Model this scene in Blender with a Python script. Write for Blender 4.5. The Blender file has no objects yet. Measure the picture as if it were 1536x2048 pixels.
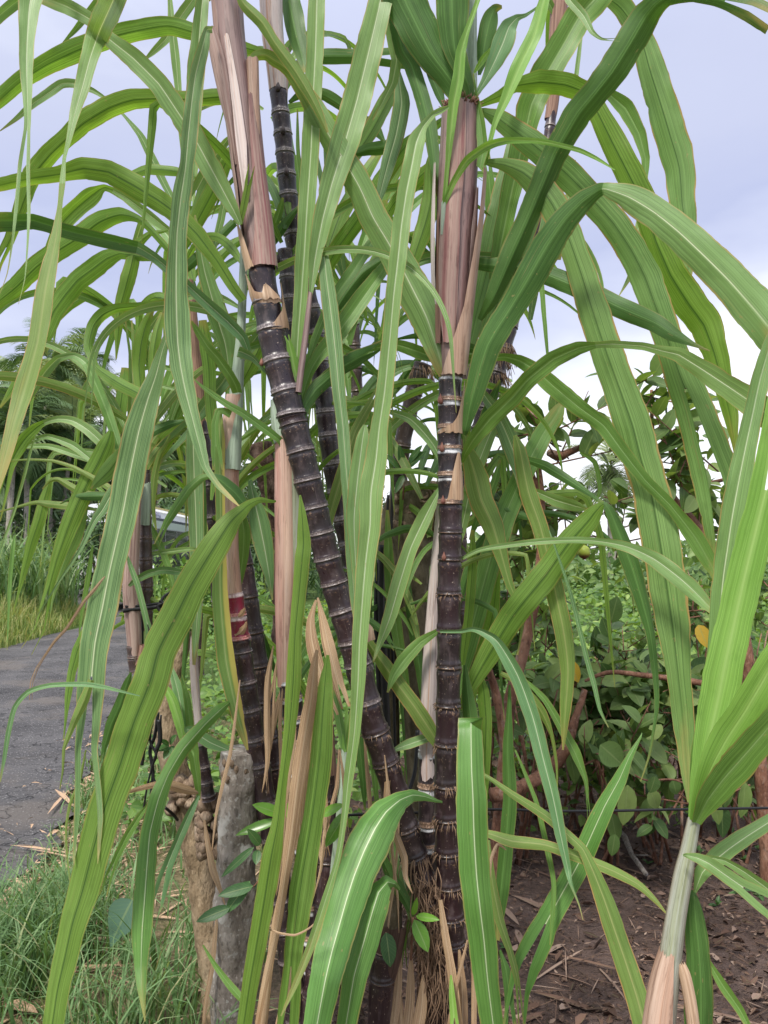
import bpy, math, random
from math import sin, cos, pi, radians
from mathutils import Vector, noise
random.seed(7)
# ---------------------------------------------------------------- camera, sky, sun, exposure
SC = bpy.context.scene
COL = SC.collection
F = 1540.0
PITCH = math.atan(96.0 / F)
CAMPOS = Vector((0, 0, 1.3))
FWD = Vector((0, cos(PITCH), sin(PITCH)))
UPV = Vector((0, -sin(PITCH), cos(PITCH)))
RIGHT = Vector((1, 0, 0))
cd = bpy.data.cameras.new('camera')
cam = bpy.data.objects.new('camera', cd)
COL.objects.link(cam)
cam.location = CAMPOS
cam.rotation_euler = (pi / 2 + PITCH, 0, 0)
cd.sensor_fit = 'VERTICAL'
cd.sensor_height = 24.0
cd.lens = F / 2048.0 * 24.0
cd.clip_end = 2000
cd.clip_start = 0.02
cd.dof.use_dof = True
cd.dof.focus_distance = 2.0
cd.dof.aperture_fstop = 11.0
SC.camera = cam
SC.view_settings.view_transform = 'Standard'
SC.view_settings.look = 'None'
SC.view_settings.gamma = 1
SC.view_settings.exposure = 0.62
SUN_EL, SUN_AZ = 52, 205      # azimuth of the sun, clockwise from +Y
w = bpy.data.worlds.new('World')
SC.world = w
w.use_nodes = True
nt = w.node_tree
nt.nodes.clear()


def wn(t, **k):
    n = nt.nodes.new(t)
    for a, b in k.items():
        setattr(n, a, b)
    return n


sky = wn('ShaderNodeTexSky', sky_type='NISHITA', sun_disc=False, sun_elevation=radians(SUN_EL), sun_rotation=radians(SUN_AZ))
tc = wn('ShaderNodeTexCoord')
sep = wn('ShaderNodeSeparateXYZ')
nt.links.new(tc.outputs['Generated'], sep.inputs[0])
mp = wn('ShaderNodeMapping')
mp.inputs['Scale'].default_value = (1.3, 1.3, 3.4)
mp.inputs['Location'].default_value = (0.35, 0.2, 0.1)
nt.links.new(tc.outputs['Generated'], mp.inputs[0])
nz = wn('ShaderNodeTexNoise')
nz.inputs['Scale'].default_value = 1.5
nz.inputs['Detail'].default_value = 5
nz.inputs['Roughness'].default_value = 0.5
nt.links.new(mp.outputs[0], nz.inputs['Vector'])
add = wn('ShaderNodeMath', operation='MULTIPLY_ADD')
add.inputs[1].default_value = 0.62
nt.links.new(nz.outputs[0], add.inputs[0])
sub = wn('ShaderNodeMath', operation='SUBTRACT')
nt.links.new(sep.outputs[2], sub.inputs[0])
sub.inputs[1].default_value = 0.315
nt.links.new(sub.outputs[0], add.inputs[2])
rmp = wn('ShaderNodeValToRGB')
el = rmp.color_ramp.elements
stops = [(0.0, (0.84, 0.85, 0.88)), (0.17, (0.80, 0.82, 0.87)), (0.25, (0.55, 0.58, 0.71)), (0.36, (0.385, 0.42, 0.59)), (0.47, (0.43, 0.46, 0.61)),
         (0.60, (0.46, 0.49, 0.635)), (0.76, (0.70, 0.73, 0.81)), (1.0, (1.0, 1.0, 1.0))]
while len(el) < len(stops):
    el.new(0.5)
for e, (p, c) in zip(el, stops):
    e.position = p
    e.color = (*c, 1)
nt.links.new(add.outputs[0], rmp.inputs[0])
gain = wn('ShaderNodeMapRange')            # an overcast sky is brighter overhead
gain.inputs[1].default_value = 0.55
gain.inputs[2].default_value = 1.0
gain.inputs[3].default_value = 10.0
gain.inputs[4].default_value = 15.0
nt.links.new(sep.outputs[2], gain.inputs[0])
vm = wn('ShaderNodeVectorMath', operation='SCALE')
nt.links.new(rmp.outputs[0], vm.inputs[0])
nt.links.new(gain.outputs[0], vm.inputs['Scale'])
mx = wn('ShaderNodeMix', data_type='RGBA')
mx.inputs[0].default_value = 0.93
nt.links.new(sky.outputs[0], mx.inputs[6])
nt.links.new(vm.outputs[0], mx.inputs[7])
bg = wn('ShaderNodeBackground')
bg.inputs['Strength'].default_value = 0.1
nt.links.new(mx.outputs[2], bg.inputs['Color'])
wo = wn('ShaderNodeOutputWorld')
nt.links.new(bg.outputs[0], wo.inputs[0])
sd = bpy.data.lights.new('sun', 'SUN')
sd.energy = 3.0
sd.angle = radians(10)
sd.color = (1, 0.95, 0.87)
so = bpy.data.objects.new('sun', sd)
COL.objects.link(so)
sdir = Vector((sin(radians(SUN_AZ)) * cos(radians(SUN_EL)), cos(radians(SUN_AZ)) * cos(radians(SUN_EL)), sin(radians(SUN_EL))))
so.rotation_euler = sdir.to_track_quat('Z', 'Y').to_euler()


# ---------------------------------------------------------------- helpers
def P(px, py, d):
    """The point of the place seen at pixel (px, py) of the 1536x2048 photograph, d metres deep."""
    return CAMPOS + d * (FWD + (px - 768) / F * RIGHT + (1024 - py) / F * UPV)


def GP(px, py, z=0.0):
    r = FWD + (px - 768) / F * RIGHT + (1024 - py) / F * UPV
    return CAMPOS + r * ((z - CAMPOS.z) / r.z)


class MB:
    def __init__(s):
        s.v, s.f, s.m, s.uv, s.uv2 = [], [], [], [], []

    def vert(s, p):
        s.v.append(tuple(p))
        return len(s.v) - 1

    def face(s, idx, uv=None, mat=0, t=(0, 0)):
        s.f.append(tuple(idx))
        s.m.append(mat)
        s.uv.extend(uv if uv else [(0, 0)] * len(idx))
        s.uv2.extend(t if isinstance(t, list) else [t] * len(idx))

    def build(s, name, mats, parent=None, smooth=True, loc=None):
        off = parent.location if parent is not None else (loc if loc is not None else Vector((0, 0, 0)))
        if parent is not None and parent.parent is not None:
            off = parent.location + parent.parent.location
        me = bpy.data.meshes.new(name)
        me.from_pydata([(a - off[0], b - off[1], c - off[2]) for a, b, c in s.v], [], s.f)
        if not isinstance(mats, (list, tuple)):
            mats = [mats]
        for m in mats:
            me.materials.append(m)
        me.polygons.foreach_set('material_index', s.m)
        if smooth:
            me.polygons.foreach_set('use_smooth', [True] * len(s.f))
        u = me.uv_layers.new(name='UVMap')
        u.data.foreach_set('uv', [c for q in s.uv for c in q])
        u = me.uv_layers.new(name='T')
        u.data.foreach_set('uv', [c for q in s.uv2 for c in q])
        me.update()
        o = bpy.data.objects.new(name, me)
        COL.objects.link(o)
        if parent is not None:
            o.parent = parent
        elif loc is not None:
            o.location = loc
        return o


def tag(o, label=None, cat=None, group=None, kind=None):
    for k, v in (('label', label), ('category', cat), ('group', group), ('kind', kind)):
        if v:
            o[k] = v
    return o


def empty(name, loc, label, cat, group=None):
    o = bpy.data.objects.new(name, None)
    o.empty_display_size = 0.1
    COL.objects.link(o)
    o.location = Vector(loc)
    return tag(o, label, cat, group)


def catmull(pts, per):
    """Catmull-Rom through tuples of any length; per = steps per span."""
    n = len(pts)
    if n < 3:
        out = []
        for i in range(n - 1):
            for k in range(per):
                out.append(tuple(a + (b - a) * k / per for a, b in zip(pts[i], pts[i + 1])))
        return out + [tuple(pts[-1])]
    out = []
    for i in range(n - 1):
        p0, p1, p2, p3 = pts[max(i - 1, 0)], pts[i], pts[i + 1], pts[min(i + 2, n - 1)]
        for k in range(per):
            t = k / per
            t2, t3 = t * t, t * t * t
            out.append(tuple(0.5 * (2 * b + (c - a) * t + (2 * a - 5 * b + 4 * c - e) * t2 + (3 * b - a - 3 * c + e) * t3) for a, b, c, e in zip(p0, p1, p2, p3)))
    out.append(tuple(pts[-1]))
    return out


def frames(pts):
    """Parallel-transported normals along a list of Vectors."""
    T = []
    for i in range(len(pts)):
        t = pts[min(i + 1, len(pts) - 1)] - pts[max(i - 1, 0)]
        T.append(t.normalized() if t.length > 1e-9 else Vector((0, 0, 1)))
    n = T[0].orthogonal().normalized()
    # start the seam away from the camera
    back = (pts[0] - CAMPOS)
    b = back - T[0] * back.dot(T[0])
    if b.length > 1e-6:
        n = b.normalized()
    out = []
    for t in T:
        n = (n - t * n.dot(t)).normalized()
        out.append((t, n, t.cross(n)))
    return out


def tube(mb, pts, rad, seg=12, vs=None, mat=0, rough=0.0, cap=True, squash=1.0, seed=0.0):
    fr = frames(pts)
    rows = []
    L = 0.0
    vv = []
    for i, p in enumerate(pts):
        if i:
            L += (p - pts[i - 1]).length
        vv.append(L if vs is None else vs[i])
        t, n, b = fr[i]
        row = []
        for k in range(seg):
            a = 2 * pi * k / seg
            r = rad[i]
            if rough:
                q = p * (2.2 / max(rad[0], 1e-4) * 0.35) + Vector((cos(a), sin(a), seed)) * 0.9
                r *= 1 + rough * noise.noise(q) + rough * 0.5 * noise.noise(q * 2.7)
            row.append(mb.vert(p + n * (cos(a) * r) + b * (sin(a) * r * squash)))
        rows.append(row)
    for i in range(len(pts) - 1):
        for k in range(seg):
            k2 = (k + 1) % seg
            u0, u1 = k / seg, (k + 1) / seg
            mb.face((rows[i][k], rows[i][k2], rows[i + 1][k2], rows[i + 1][k]), [(u0, vv[i]), (u1, vv[i]), (u1, vv[i + 1]), (u0, vv[i + 1])], mat)
    if cap:
        mb.face(list(reversed(rows[0])), [(0.5, vv[0])] * seg, mat)
        mb.face(rows[-1], [(0.5, vv[-1])] * seg, mat)


def parse(s):
    return [tuple(float(c) for c in q.split(',')) for q in s.split()]


def box(mb, c, s, mat=0, rot=None):
    c = Vector(c)
    vs = []
    for z in (-1, 1):
        for y in (-1, 1):
            for x in (-1, 1):
                v = Vector((x * s[0] / 2, y * s[1] / 2, z * s[2] / 2))
                if rot is not None:
                    v = rot @ v
                vs.append(mb.vert(c + v))
    for q in ((0, 2, 3, 1), (4, 5, 7, 6), (0, 1, 5, 4), (2, 6, 7, 3), (0, 4, 6, 2), (1, 3, 7, 5)):
        mb.face([vs[i] for i in q], [(0, 0), (1, 0), (1, 1), (0, 1)], mat)


# ---------------------------------------------------------------- materials
class G:
    def __init__(s, name):
        s.mat = bpy.data.materials.new(name)
        s.mat.use_nodes = True
        s.nt = s.mat.node_tree
        s.nt.nodes.clear()
        s.out = s.nt.nodes.new('ShaderNodeOutputMaterial')

    def n(s, t, ins=None, **k):
        x = s.nt.nodes.new(t)
        for a, b in k.items():
            setattr(x, a, b)
        for a, b in (ins or {}).items():
            if hasattr(b, 'is_output'):
                s.nt.links.new(b, x.inputs[a])
            else:
                x.inputs[a].default_value = b
        return x

    def math(s, op, a, b=0.0, c=0.0, clamp=False):
        return s.n('ShaderNodeMath', {0: a, 1: b, 2: c}, operation=op, use_clamp=clamp).outputs[0]

    def mix(s, f, a, b, blend='MIX'):
        a = (*a, 1) if isinstance(a, tuple) and len(a) == 3 else a
        b = (*b, 1) if isinstance(b, tuple) and len(b) == 3 else b
        return s.n('ShaderNodeMix', {0: f, 6: a, 7: b}, data_type='RGBA', blend_type=blend).outputs[2]

    def noise(s, vec, scale=1.0, detail=2.0, rough=0.5, out=0):
        return s.n('ShaderNodeTexNoise', {'Vector': vec, 'Scale': scale, 'Detail': detail, 'Roughness': rough}).outputs[out]

    def vec(s, x=0.0, y=0.0, z=0.0):
        return s.n('ShaderNodeCombineXYZ', {0: x, 1: y, 2: z}).outputs[0]

    def step(s, x, a, b):
        """smooth 0..1 as x goes a..b"""
        return s.n('ShaderNodeMapRange', {0: x, 1: a, 2: b, 3: 0.0, 4: 1.0}, interpolation_type='SMOOTHSTEP').outputs[0]

    def uv(s, name='UVMap'):
        u = s.n('ShaderNodeUVMap', uv_map=name)
        q = s.n('ShaderNodeSeparateXYZ', {0: u.outputs[0]})
        return q.outputs[0], q.outputs[1]

    def rnd(s):
        return s.n('ShaderNodeObjectInfo').outputs['Random']

    def pos(s):
        return s.n('ShaderNodeNewGeometry').outputs['Position']

    def bump(s, h, dist, strength=0.6):
        return s.n('ShaderNodeBump', {'Height': h, 'Distance': dist, 'Strength': strength}).outputs[0]

    def pbr(s, col, rough=0.6, spec=0.3, normal=None, trans=0.0, tcol=None, coat=0.0):
        col = (*col, 1) if isinstance(col, tuple) and len(col) == 3 else col
        p = s.n('ShaderNodeBsdfPrincipled', {'Base Color': col, 'Roughness': rough, 'Specular IOR Level': spec, 'Coat Weight': coat})
        if normal is not None:
            s.nt.links.new(normal, p.inputs['Normal'])
        sh = p.outputs[0]
        if trans:
            tr = s.n('ShaderNodeBsdfTranslucent', {'Color': tcol if tcol is not None else col})
            sh = s.n('ShaderNodeMixShader', {0: trans, 1: sh, 2: tr.outputs[0]}).outputs[0]
        s.nt.links.new(sh, s.out.inputs[0])
        return s.mat


def leafmat(name, A, B, mid, midw=0.05, vein=0.5, veincol=None, edge=0.3, edgecol=(0.42, 0.27, 0.10), tipcol=(0.40, 0.30, 0.10), tip=0.7,
            halo=0.3, trans=0.32, tmul=(1.25, 1.2, 0.5), rough=0.46, spec=0.35, side=None, spots=0.45, hue=0.16):
    g = G(name)
    u, v = g.uv()
    t, r = g.uv('T')
    rn = g.rnd()
    off = g.math('MULTIPLY', rn, 37.0)
    x = g.math('ABSOLUTE', g.math('SUBTRACT', u, 0.5))            # 0 midrib .. 0.5 margin
    low = g.noise(g.vec(g.math('MULTIPLY', u, 1.2), g.math('MULTIPLY', v, 5.0), off), 1.0, 3.0)
    c = g.mix(g.step(low, 0.3, 0.7), A, B)
    # individual leaf: a little lighter, darker, yellower
    c = g.mix(g.math('MULTIPLY', g.math('FRACT', g.math('MULTIPLY', rn, 7.13)), hue * 2.0), c, (A[0] * 1.5, A[1] * 1.15, A[2] * 0.6))
    # parallel veins: long streaks
    st = g.noise(g.vec(g.math('MULTIPLY', u, 38.0), g.math('MULTIPLY', v, 1.0), off), 1.0, 3.0, 0.75)
    vc = veincol or tuple(k * 0.45 for k in A)
    c = g.mix(g.math('MULTIPLY', g.step(st, 0.49, 0.62), vein), c, vc)
    c = g.mix(g.math('MULTIPLY', g.step(st, 0.47, 0.36), vein * 0.6), c, tuple(min(1, k * 1.55 + 0.01) for k in B))
    fine = g.noise(g.vec(g.math('MULTIPLY', u, 95.0), g.math('MULTIPLY', v, 1.5), off), 1.0, 1.0)
    c = g.mix(g.math('MULTIPLY', g.step(fine, 0.5, 0.66), 0.30 + vein * 0.25), c, tuple(k * 0.58 for k in A))
    c = g.mix(g.math('MULTIPLY', g.step(fine, 0.44, 0.34), 0.28), c, tuple(min(1, k * 1.4 + 0.02) for k in B))
    bl = g.noise(g.vec(g.math('MULTIPLY', u, 3.5), g.math('MULTIPLY', v, 16.0), off), 1.0, 4.0, 0.65)
    c = g.mix(g.math('MULTIPLY', g.step(bl, 0.52, 0.70), 0.28), c, tuple(k * 0.62 for k in A))
    # midrib: halo and core
    c = g.mix(g.math('MULTIPLY', g.step(x, midw * 3.4, midw * 0.8), halo), c, mid)
    core = g.math('MULTIPLY', g.step(x, midw * 0.85, midw * 0.35), g.step(t, 1.0, 0.75))
    c = g.mix(g.math('MULTIPLY', core, 0.92), c, mid)
    if side is not None:                                        # one half of the blade yellowed
        sf = g.math('MULTIPLY', g.step(g.math('ADD', u, g.math('MULTIPLY', low, 0.25)), 0.72, 0.88), g.step(t, 0.0, 0.15))
        c = g.mix(g.math('MULTIPLY', sf, 0.85), c, side)
    # dry margin and tip
    en = g.noise(g.vec(g.math('MULTIPLY', u, 2.0), g.math('MULTIPLY', v, 7.0), off), 1.0, 3.0)
    ef = g.step(g.math('ADD', x, g.math('MULTIPLY', g.math('SUBTRACT', en, 0.5), 0.16)), 0.455, 0.485)
    c = g.mix(g.math('MULTIPLY', ef, edge), c, edgecol)
    tf = g.step(g.math('ADD', t, g.math('MULTIPLY', g.math('SUBTRACT', en, 0.5), 0.30)), 0.90, 1.04)
    c = g.mix(g.math('MULTIPLY', tf, tip), c, tipcol)
    sp = g.noise(g.vec(g.math('MULTIPLY', u, 9.0), g.math('MULTIPLY', v, 55.0), off), 1.0, 2.0)
    c = g.mix(g.math('MULTIPLY', g.step(sp, 0.70, 0.745), spots), c, (0.36, 0.27, 0.12))
    sc_ = g.noise(g.vec(g.math('MULTIPLY', u, 16.0), g.math('MULTIPLY', v, 3.2), g.math('ADD', off, 5.0)), 1.0, 3.0, 0.6)
    c = g.mix(g.math('MULTIPLY', g.step(sc_, 0.66, 0.71), spots * 0.9), c, (0.34, 0.30, 0.13))
    tcol = g.mix(1.0, c, tmul, 'MULTIPLY')
    hgt = g.math('ADD', g.math('MULTIPLY', st, 0.7), g.math('MULTIPLY', core, 0.6))
    nrm = g.bump(hgt, 0.0012, 0.7)
    rg = g.math('MULTIPLY_ADD', low, 0.2, rough - 0.1)
    return g.pbr(c, rg, spec, nrm, trans, tcol)


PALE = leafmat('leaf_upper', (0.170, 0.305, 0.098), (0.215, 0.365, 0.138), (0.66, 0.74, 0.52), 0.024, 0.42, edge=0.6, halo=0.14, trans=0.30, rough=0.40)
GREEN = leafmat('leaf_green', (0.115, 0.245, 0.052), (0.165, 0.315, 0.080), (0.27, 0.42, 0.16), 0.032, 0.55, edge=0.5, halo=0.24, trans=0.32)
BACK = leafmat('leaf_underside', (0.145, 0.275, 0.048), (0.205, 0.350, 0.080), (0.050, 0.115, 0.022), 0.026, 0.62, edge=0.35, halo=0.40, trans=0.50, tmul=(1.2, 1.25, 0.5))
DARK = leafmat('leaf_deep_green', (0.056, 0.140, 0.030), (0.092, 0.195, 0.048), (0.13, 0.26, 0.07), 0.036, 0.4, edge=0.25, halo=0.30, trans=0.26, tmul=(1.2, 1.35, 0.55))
STRIPE = leafmat('leaf_striped', (0.135, 0.255, 0.100), (0.205, 0.345, 0.155), (0.66, 0.73, 0.48), 0.022, 0.85, veincol=(0.050, 0.122, 0.038), edge=0.65, halo=0.15, trans=0.25)
STRIPEB = leafmat('leaf_striped_underside', (0.150, 0.275, 0.080), (0.205, 0.345, 0.115), (0.055, 0.120, 0.028), 0.018, 0.55, veincol=(0.080, 0.165, 0.045), edge=0.85, halo=0.34, trans=0.36, tmul=(1.15, 1.2, 0.55))
YOUNG = leafmat('leaf_young', (0.185, 0.385, 0.070), (0.265, 0.480, 0.115), (0.36, 0.56, 0.18), 0.05, 0.35, edge=0.05, tip=0.1, halo=0.5, trans=0.40, rough=0.36, spots=0.0)
OLIVE = leafmat('leaf_olive', (0.150, 0.255, 0.058), (0.205, 0.315, 0.085), (0.36, 0.41, 0.16), 0.032, 0.5, edge=1.0, halo=0.30, trans=0.36, spots=0.5)
YELLOW = leafmat('leaf_yellowing', (0.145, 0.270, 0.070), (0.185, 0.320, 0.095), (0.35, 0.44, 0.18), 0.035, 0.5, edge=0.9, side=(0.50, 0.43, 0.11), trans=0.34, spots=0.5)
DRY = leafmat('leaf_dry', (0.37, 0.245, 0.145), (0.54, 0.395, 0.255), (0.58, 0.45, 0.31), 0.03, 0.85, veincol=(0.17, 0.085, 0.04), edge=0.3, tipcol=(0.30, 0.17, 0.08), trans=0.22, tmul=(1.2, 1.0, 0.7), rough=0.7, spec=0.15, hue=0.02)
BLUE = leafmat('leaf_glaucous', (0.115, 0.245, 0.095), (0.160, 0.310, 0.135), (0.60, 0.69, 0.48), 0.024, 0.38, edge=0.45, halo=0.12, trans=0.22)
FRESH = leafmat('leaf_fresh', (0.092, 0.225, 0.045), (0.130, 0.280, 0.068), (0.62, 0.72, 0.46), 0.022, 0.42, edge=0.4, halo=0.10, trans=0.26, rough=0.36, spec=0.4)
LM = {'C': FRESH, 'P': PALE, 'G': GREEN, 'B': BACK, 'D': DARK, 'S': STRIPE, 'T': STRIPEB, 'Y': YOUNG, 'O': OLIVE, 'W': YELLOW, 'R': DRY, 'U': BLUE}


def canemat(name, body, band, scar, wax, waxw=0.08, bandw=0.15, red=0.3):
    g = G(name)
    u, v = g.uv()
    rn = g.rnd()
    ang = g.math('MULTIPLY', u, 2 * pi)
    cx, cy = g.math('COSINE', ang), g.math('SINE', ang)
    off = g.math('MULTIPLY', rn, 51.0)
    wob = g.noise(g.vec(cx, cy, g.math('ADD', g.math('FLOOR', g.math('ADD', v, 0.5)), off)), 1.0, 2.0)
    f = g.math('FRACT', g.math('ADD', v, g.math('MULTIPLY', g.math('SUBTRACT', wob, 0.5), 0.07)))
    seg = g.math('FLOOR', v)
    pn = g.n('ShaderNodeTexWhiteNoise', {'W': g.math('ADD', seg, off)}, noise_dimensions='1D').outputs[0]
    c = g.mix(g.math('MULTIPLY', pn, red), body, (0.060, 0.014, 0.024))
    # long grey scratches and bloom
    fib = g.noise(g.vec(g.math('MULTIPLY', cx, 9.0), g.math('MULTIPLY', cy, 9.0), g.math('MULTIPLY_ADD', v, 0.8, off)), 1.0, 3.0, 0.6)
    c = g.mix(g.math('MULTIPLY', g.step(fib, 0.58, 0.76), 0.28), c, (0.23, 0.17, 0.16))
    blo = g.noise(g.vec(g.math('MULTIPLY', cx, 1.6), g.math('MULTIPLY', cy, 1.6), g.math('MULTIPLY_ADD', v, 2.2, off)), 1.0, 4.0, 0.6)
    c = g.mix(g.math('MULTIPLY', g.step(blo, 0.50, 0.70), 0.42), c, (0.14, 0.105, 0.105))
    stain = g.noise(g.vec(g.math('MULTIPLY', cx, 4.0), g.math('MULTIPLY', cy, 4.0), g.math('MULTIPLY_ADD', v, 11.0, off)), 1.0, 4.0, 0.65)
    c = g.mix(g.math('MULTIPLY', g.math('MULTIPLY', g.step(stain, 0.56, 0.66), g.step(f, 0.45, 0.95)), 0.75), c, (0.26, 0.16, 0.10))
    chip = g.noise(g.vec(g.math('MULTIPLY', cx, 7.0), g.math('MULTIPLY', cy, 7.0), g.math('MULTIPLY_ADD', v, 16.0, off)), 1.0, 2.0, 0.5)
    c = g.mix(g.math('MULTIPLY', g.step(chip, 0.69, 0.73), 0.7), c, (0.55, 0.45, 0.36))
    # wax bloom just below the scar
    wx = g.step(g.math('ADD', f, g.math('MULTIPLY', g.math('SUBTRACT', stain, 0.5), 0.08)), 1.0 - waxw * 1.35, 1.0 - waxw)
    wx = g.math('MULTIPLY', wx, g.math('MULTIPLY_ADD', g.step(blo, 0.35, 0.6), 0.6, 0.4))
    c = g.mix(wx, c, wax)
    # root band above the scar, with dots
    rb = g.math('MULTIPLY', g.step(f, bandw * 1.1, bandw * 0.85), g.step(f, 0.02, 0.035))
    dots = g.n('ShaderNodeTexVoronoi', {'Vector': g.vec(g.math('MULTIPLY', cx, 7.0), g.math('MULTIPLY', cy, 7.0), g.math('MULTIPLY', v, 18.0)), 'Scale': 1.0}).outputs['Distance']
    bc = g.mix(g.step(dots, 0.42, 0.22), band, tuple(min(1, k * 2.2 + .05) for k in band))
    bc = g.mix(g.math('MULTIPLY', g.step(stain, 0.42, 0.6), 0.6), bc, tuple(k * 0.35 for k in band))
    c = g.mix(g.math('MULTIPLY', rb, 0.85), c, bc)
    # leaf scar: thin pale tan line
    sc = g.math('MAXIMUM', g.math('MULTIPLY', g.step(f, 0.032, 0.018), g.step(fib, 0.36, 0.5)), 0.0)
    sn = g.mix(g.step(stain, 0.4, 0.65), scar, tuple(k * 0.4 for k in scar))
    c = g.mix(g.math('MULTIPLY', sc, 0.9), c, sn)
    rough = g.math('MULTIPLY_ADD', blo, 0.35, 0.16)
    nrm = g.bump(g.math('ADD', g.math('MULTIPLY', fib, 0.5), g.math('MULTIPLY', stain, 0.6)), 0.0015, 0.5)
    return g.pbr(c, rough, 0.55, nrm)


CANE = canemat('cane_bloom', (0.024, 0.0165, 0.0185), (0.19, 0.155, 0.15), (0.22, 0.165, 0.145), (0.075, 0.066, 0.070), 0.05, 0.14, 0.22)
CANEG = canemat('cane_grey_banded', (0.020, 0.0165, 0.020), (0.25, 0.215, 0.215), (0.32, 0.26, 0.24), (0.17, 0.155, 0.165), 0.06, 0.18, 0.2)
CANEW = canemat('cane_waxy', (0.019, 0.0145, 0.017), (0.34, 0.22, 0.15), (0.46, 0.29, 0.18), (0.70, 0.71, 0.72), 0.15, 0.17, 0.12)
CANER = canemat('cane_rooted', (0.021, 0.0140, 0.0150), (0.036, 0.024, 0.022), (0.30, 0.19, 0.125), (0.04, 0.032, 0.032), 0.04, 0.12, 0.30)
CANEB = canemat('cane_old', (0.055, 0.040, 0.036), (0.12, 0.08, 0.065), (0.18, 0.12, 0.09), (0.12, 0.09, 0.08), 0.05, 0.14, 0.2)
CANERED = canemat('cane_crimson', (0.30, 0.006, 0.040), (0.55, 0.22, 0.20), (0.62, 0.42, 0.36), (0.70, 0.58, 0.56), 0.16, 0.16, 0.6)


def streakmat(name, cols, scale=16.0, vs=1.3, rough=0.5, spec=0.3, trans=0.0, dark=0.5, bands=None):
    """fibrous streaks running along v (sheaths, husk, dry fibre)"""
    g = G(name)
    u, v = g.uv()
    rn = g.rnd()
    ang = g.math('MULTIPLY', u, 2 * pi)
    cx, cy = g.math('COSINE', ang), g.math('SINE', ang)
    off = g.math('MULTIPLY', rn, 23.0)
    k = scale / 6.0
    a = g.noise(g.vec(g.math('MULTIPLY', cx, k), g.math('MULTIPLY', cy, k), g.math('MULTIPLY_ADD', v, vs, off)), 1.0, 4.0, 0.6)
    b = g.noise(g.vec(g.math('MULTIPLY', cx, k * 4), g.math('MULTIPLY', cy, k * 4), g.math('MULTIPLY_ADD', v, vs * 1.3, off)), 1.0, 2.0, 0.6)
    r = g.n('ShaderNodeValToRGB', {0: a})
    el = r.color_ramp.elements
    while len(el) < len(cols):
        el.new(0.5)
    for i, (e, c) in enumerate(zip(el, cols)):
        e.position = 0.30 + 0.40 * i / (len(cols) - 1)
        e.color = (*c, 1)
    base = r.outputs[0]
    if bands:                                  # the sheath is differently coloured round its girth
        r2 = g.n('ShaderNodeValToRGB', {0: g.math('ADD', u, g.math('MULTIPLY', g.math('SUBTRACT', a, 0.5), 0.22))})
        e2 = r2.color_ramp.elements
        while len(e2) < len(bands):
            e2.new(0.5)
        for e, (q, cc) in zip(e2, bands):
            e.position = q
            e.color = (*cc, 1)
        base = g.mix(0.62, base, r2.outputs[0])
    c = g.mix(g.math('MULTIPLY', g.step(b, 0.5, 0.75), dark), base, tuple(q * 0.45 for q in cols[0]))
    c = g.mix(g.math('MULTIPLY', g.step(b, 0.42, 0.25), 0.35), c, tuple(min(1, q * 1.4) for q in cols[-1]))
    mo = g.noise(g.vec(g.math('MULTIPLY', cx, 2.2), g.math('MULTIPLY', cy, 2.2), g.math('MULTIPLY_ADD', v, 9.0, off)), 1.0, 5.0, 0.65)
    c = g.mix(g.math('MULTIPLY', g.step(mo, 0.54, 0.66), 0.5), c, tuple(q * 0.38 for q in cols[0]))
    pa = g.noise(g.vec(g.math('MULTIPLY', cx, 1.3), g.math('MULTIPLY', cy, 1.3), g.math('MULTIPLY_ADD', v, 5.0, off)), 1.0, 4.0, 0.6)
    c = g.mix(g.math('MULTIPLY', g.step(pa, 0.50, 0.68), 0.45), c, cols[len(cols) // 2])
    c = g.mix(g.math('MULTIPLY', g.step(pa, 0.46, 0.30), 0.40), c, cols[0])
    fl = g.noise(g.vec(g.math('MULTIPLY', cx, k * 7), g.math('MULTIPLY', cy, k * 7), g.math('MULTIPLY_ADD', v, 14.0, off)), 1.0, 2.0, 0.5)
    c = g.mix(g.math('MULTIPLY', g.step(fl, 0.64, 0.70), 0.5), c, tuple(q * 0.28 for q in cols[0]))
    nrm = g.bump(g.math('ADD', b, a), 0.002, 0.6)
    return g.pbr(c, rough, spec, nrm, trans, c)


SH_PURPLE = streakmat('sheath_purple', [(0.14, 0.085, 0.08), (0.235, 0.16, 0.148), (0.34, 0.26, 0.24), (0.24, 0.14, 0.128)], bands=[(0.28, (0.18, 0.14, 0.125)), (0.42, (0.26, 0.165, 0.15)), (0.52, (0.35, 0.26, 0.24)), (0.62, (0.24, 0.125, 0.115)), (0.72, (0.19, 0.15, 0.15))])
SH_PINK = streakmat('sheath_pink', [(0.42, 0.22, 0.17), (0.55, 0.35, 0.27), (0.62, 0.46, 0.38), (0.48, 0.27, 0.22)], bands=[(0.2, (0.36, 0.07, 0.10)), (0.36, (0.52, 0.24, 0.20)), (0.47, (0.62, 0.45, 0.34)), (0.6, (0.58, 0.38, 0.28)), (0.72, (0.36, 0.26, 0.20))])
SH_CREAM = streakmat('sheath_cream_pink', [(0.40, 0.22, 0.15), (0.56, 0.36, 0.28), (0.63, 0.46, 0.37), (0.50, 0.30, 0.22)], bands=[(0.3, (0.60, 0.36, 0.30)), (0.45, (0.64, 0.47, 0.38)), (0.56, (0.52, 0.32, 0.22)), (0.68, (0.30, 0.17, 0.11))])
SH_RED = streakmat('sheath_red', [(0.21, 0.075, 0.072), (0.31, 0.165, 0.145), (0.40, 0.285, 0.235), (0.26, 0.10, 0.10)])
SH_GREEN = streakmat('sheath_green', [(0.30, 0.38, 0.27), (0.36, 0.45, 0.34), (0.43, 0.52, 0.42)], dark=0.2)
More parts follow.
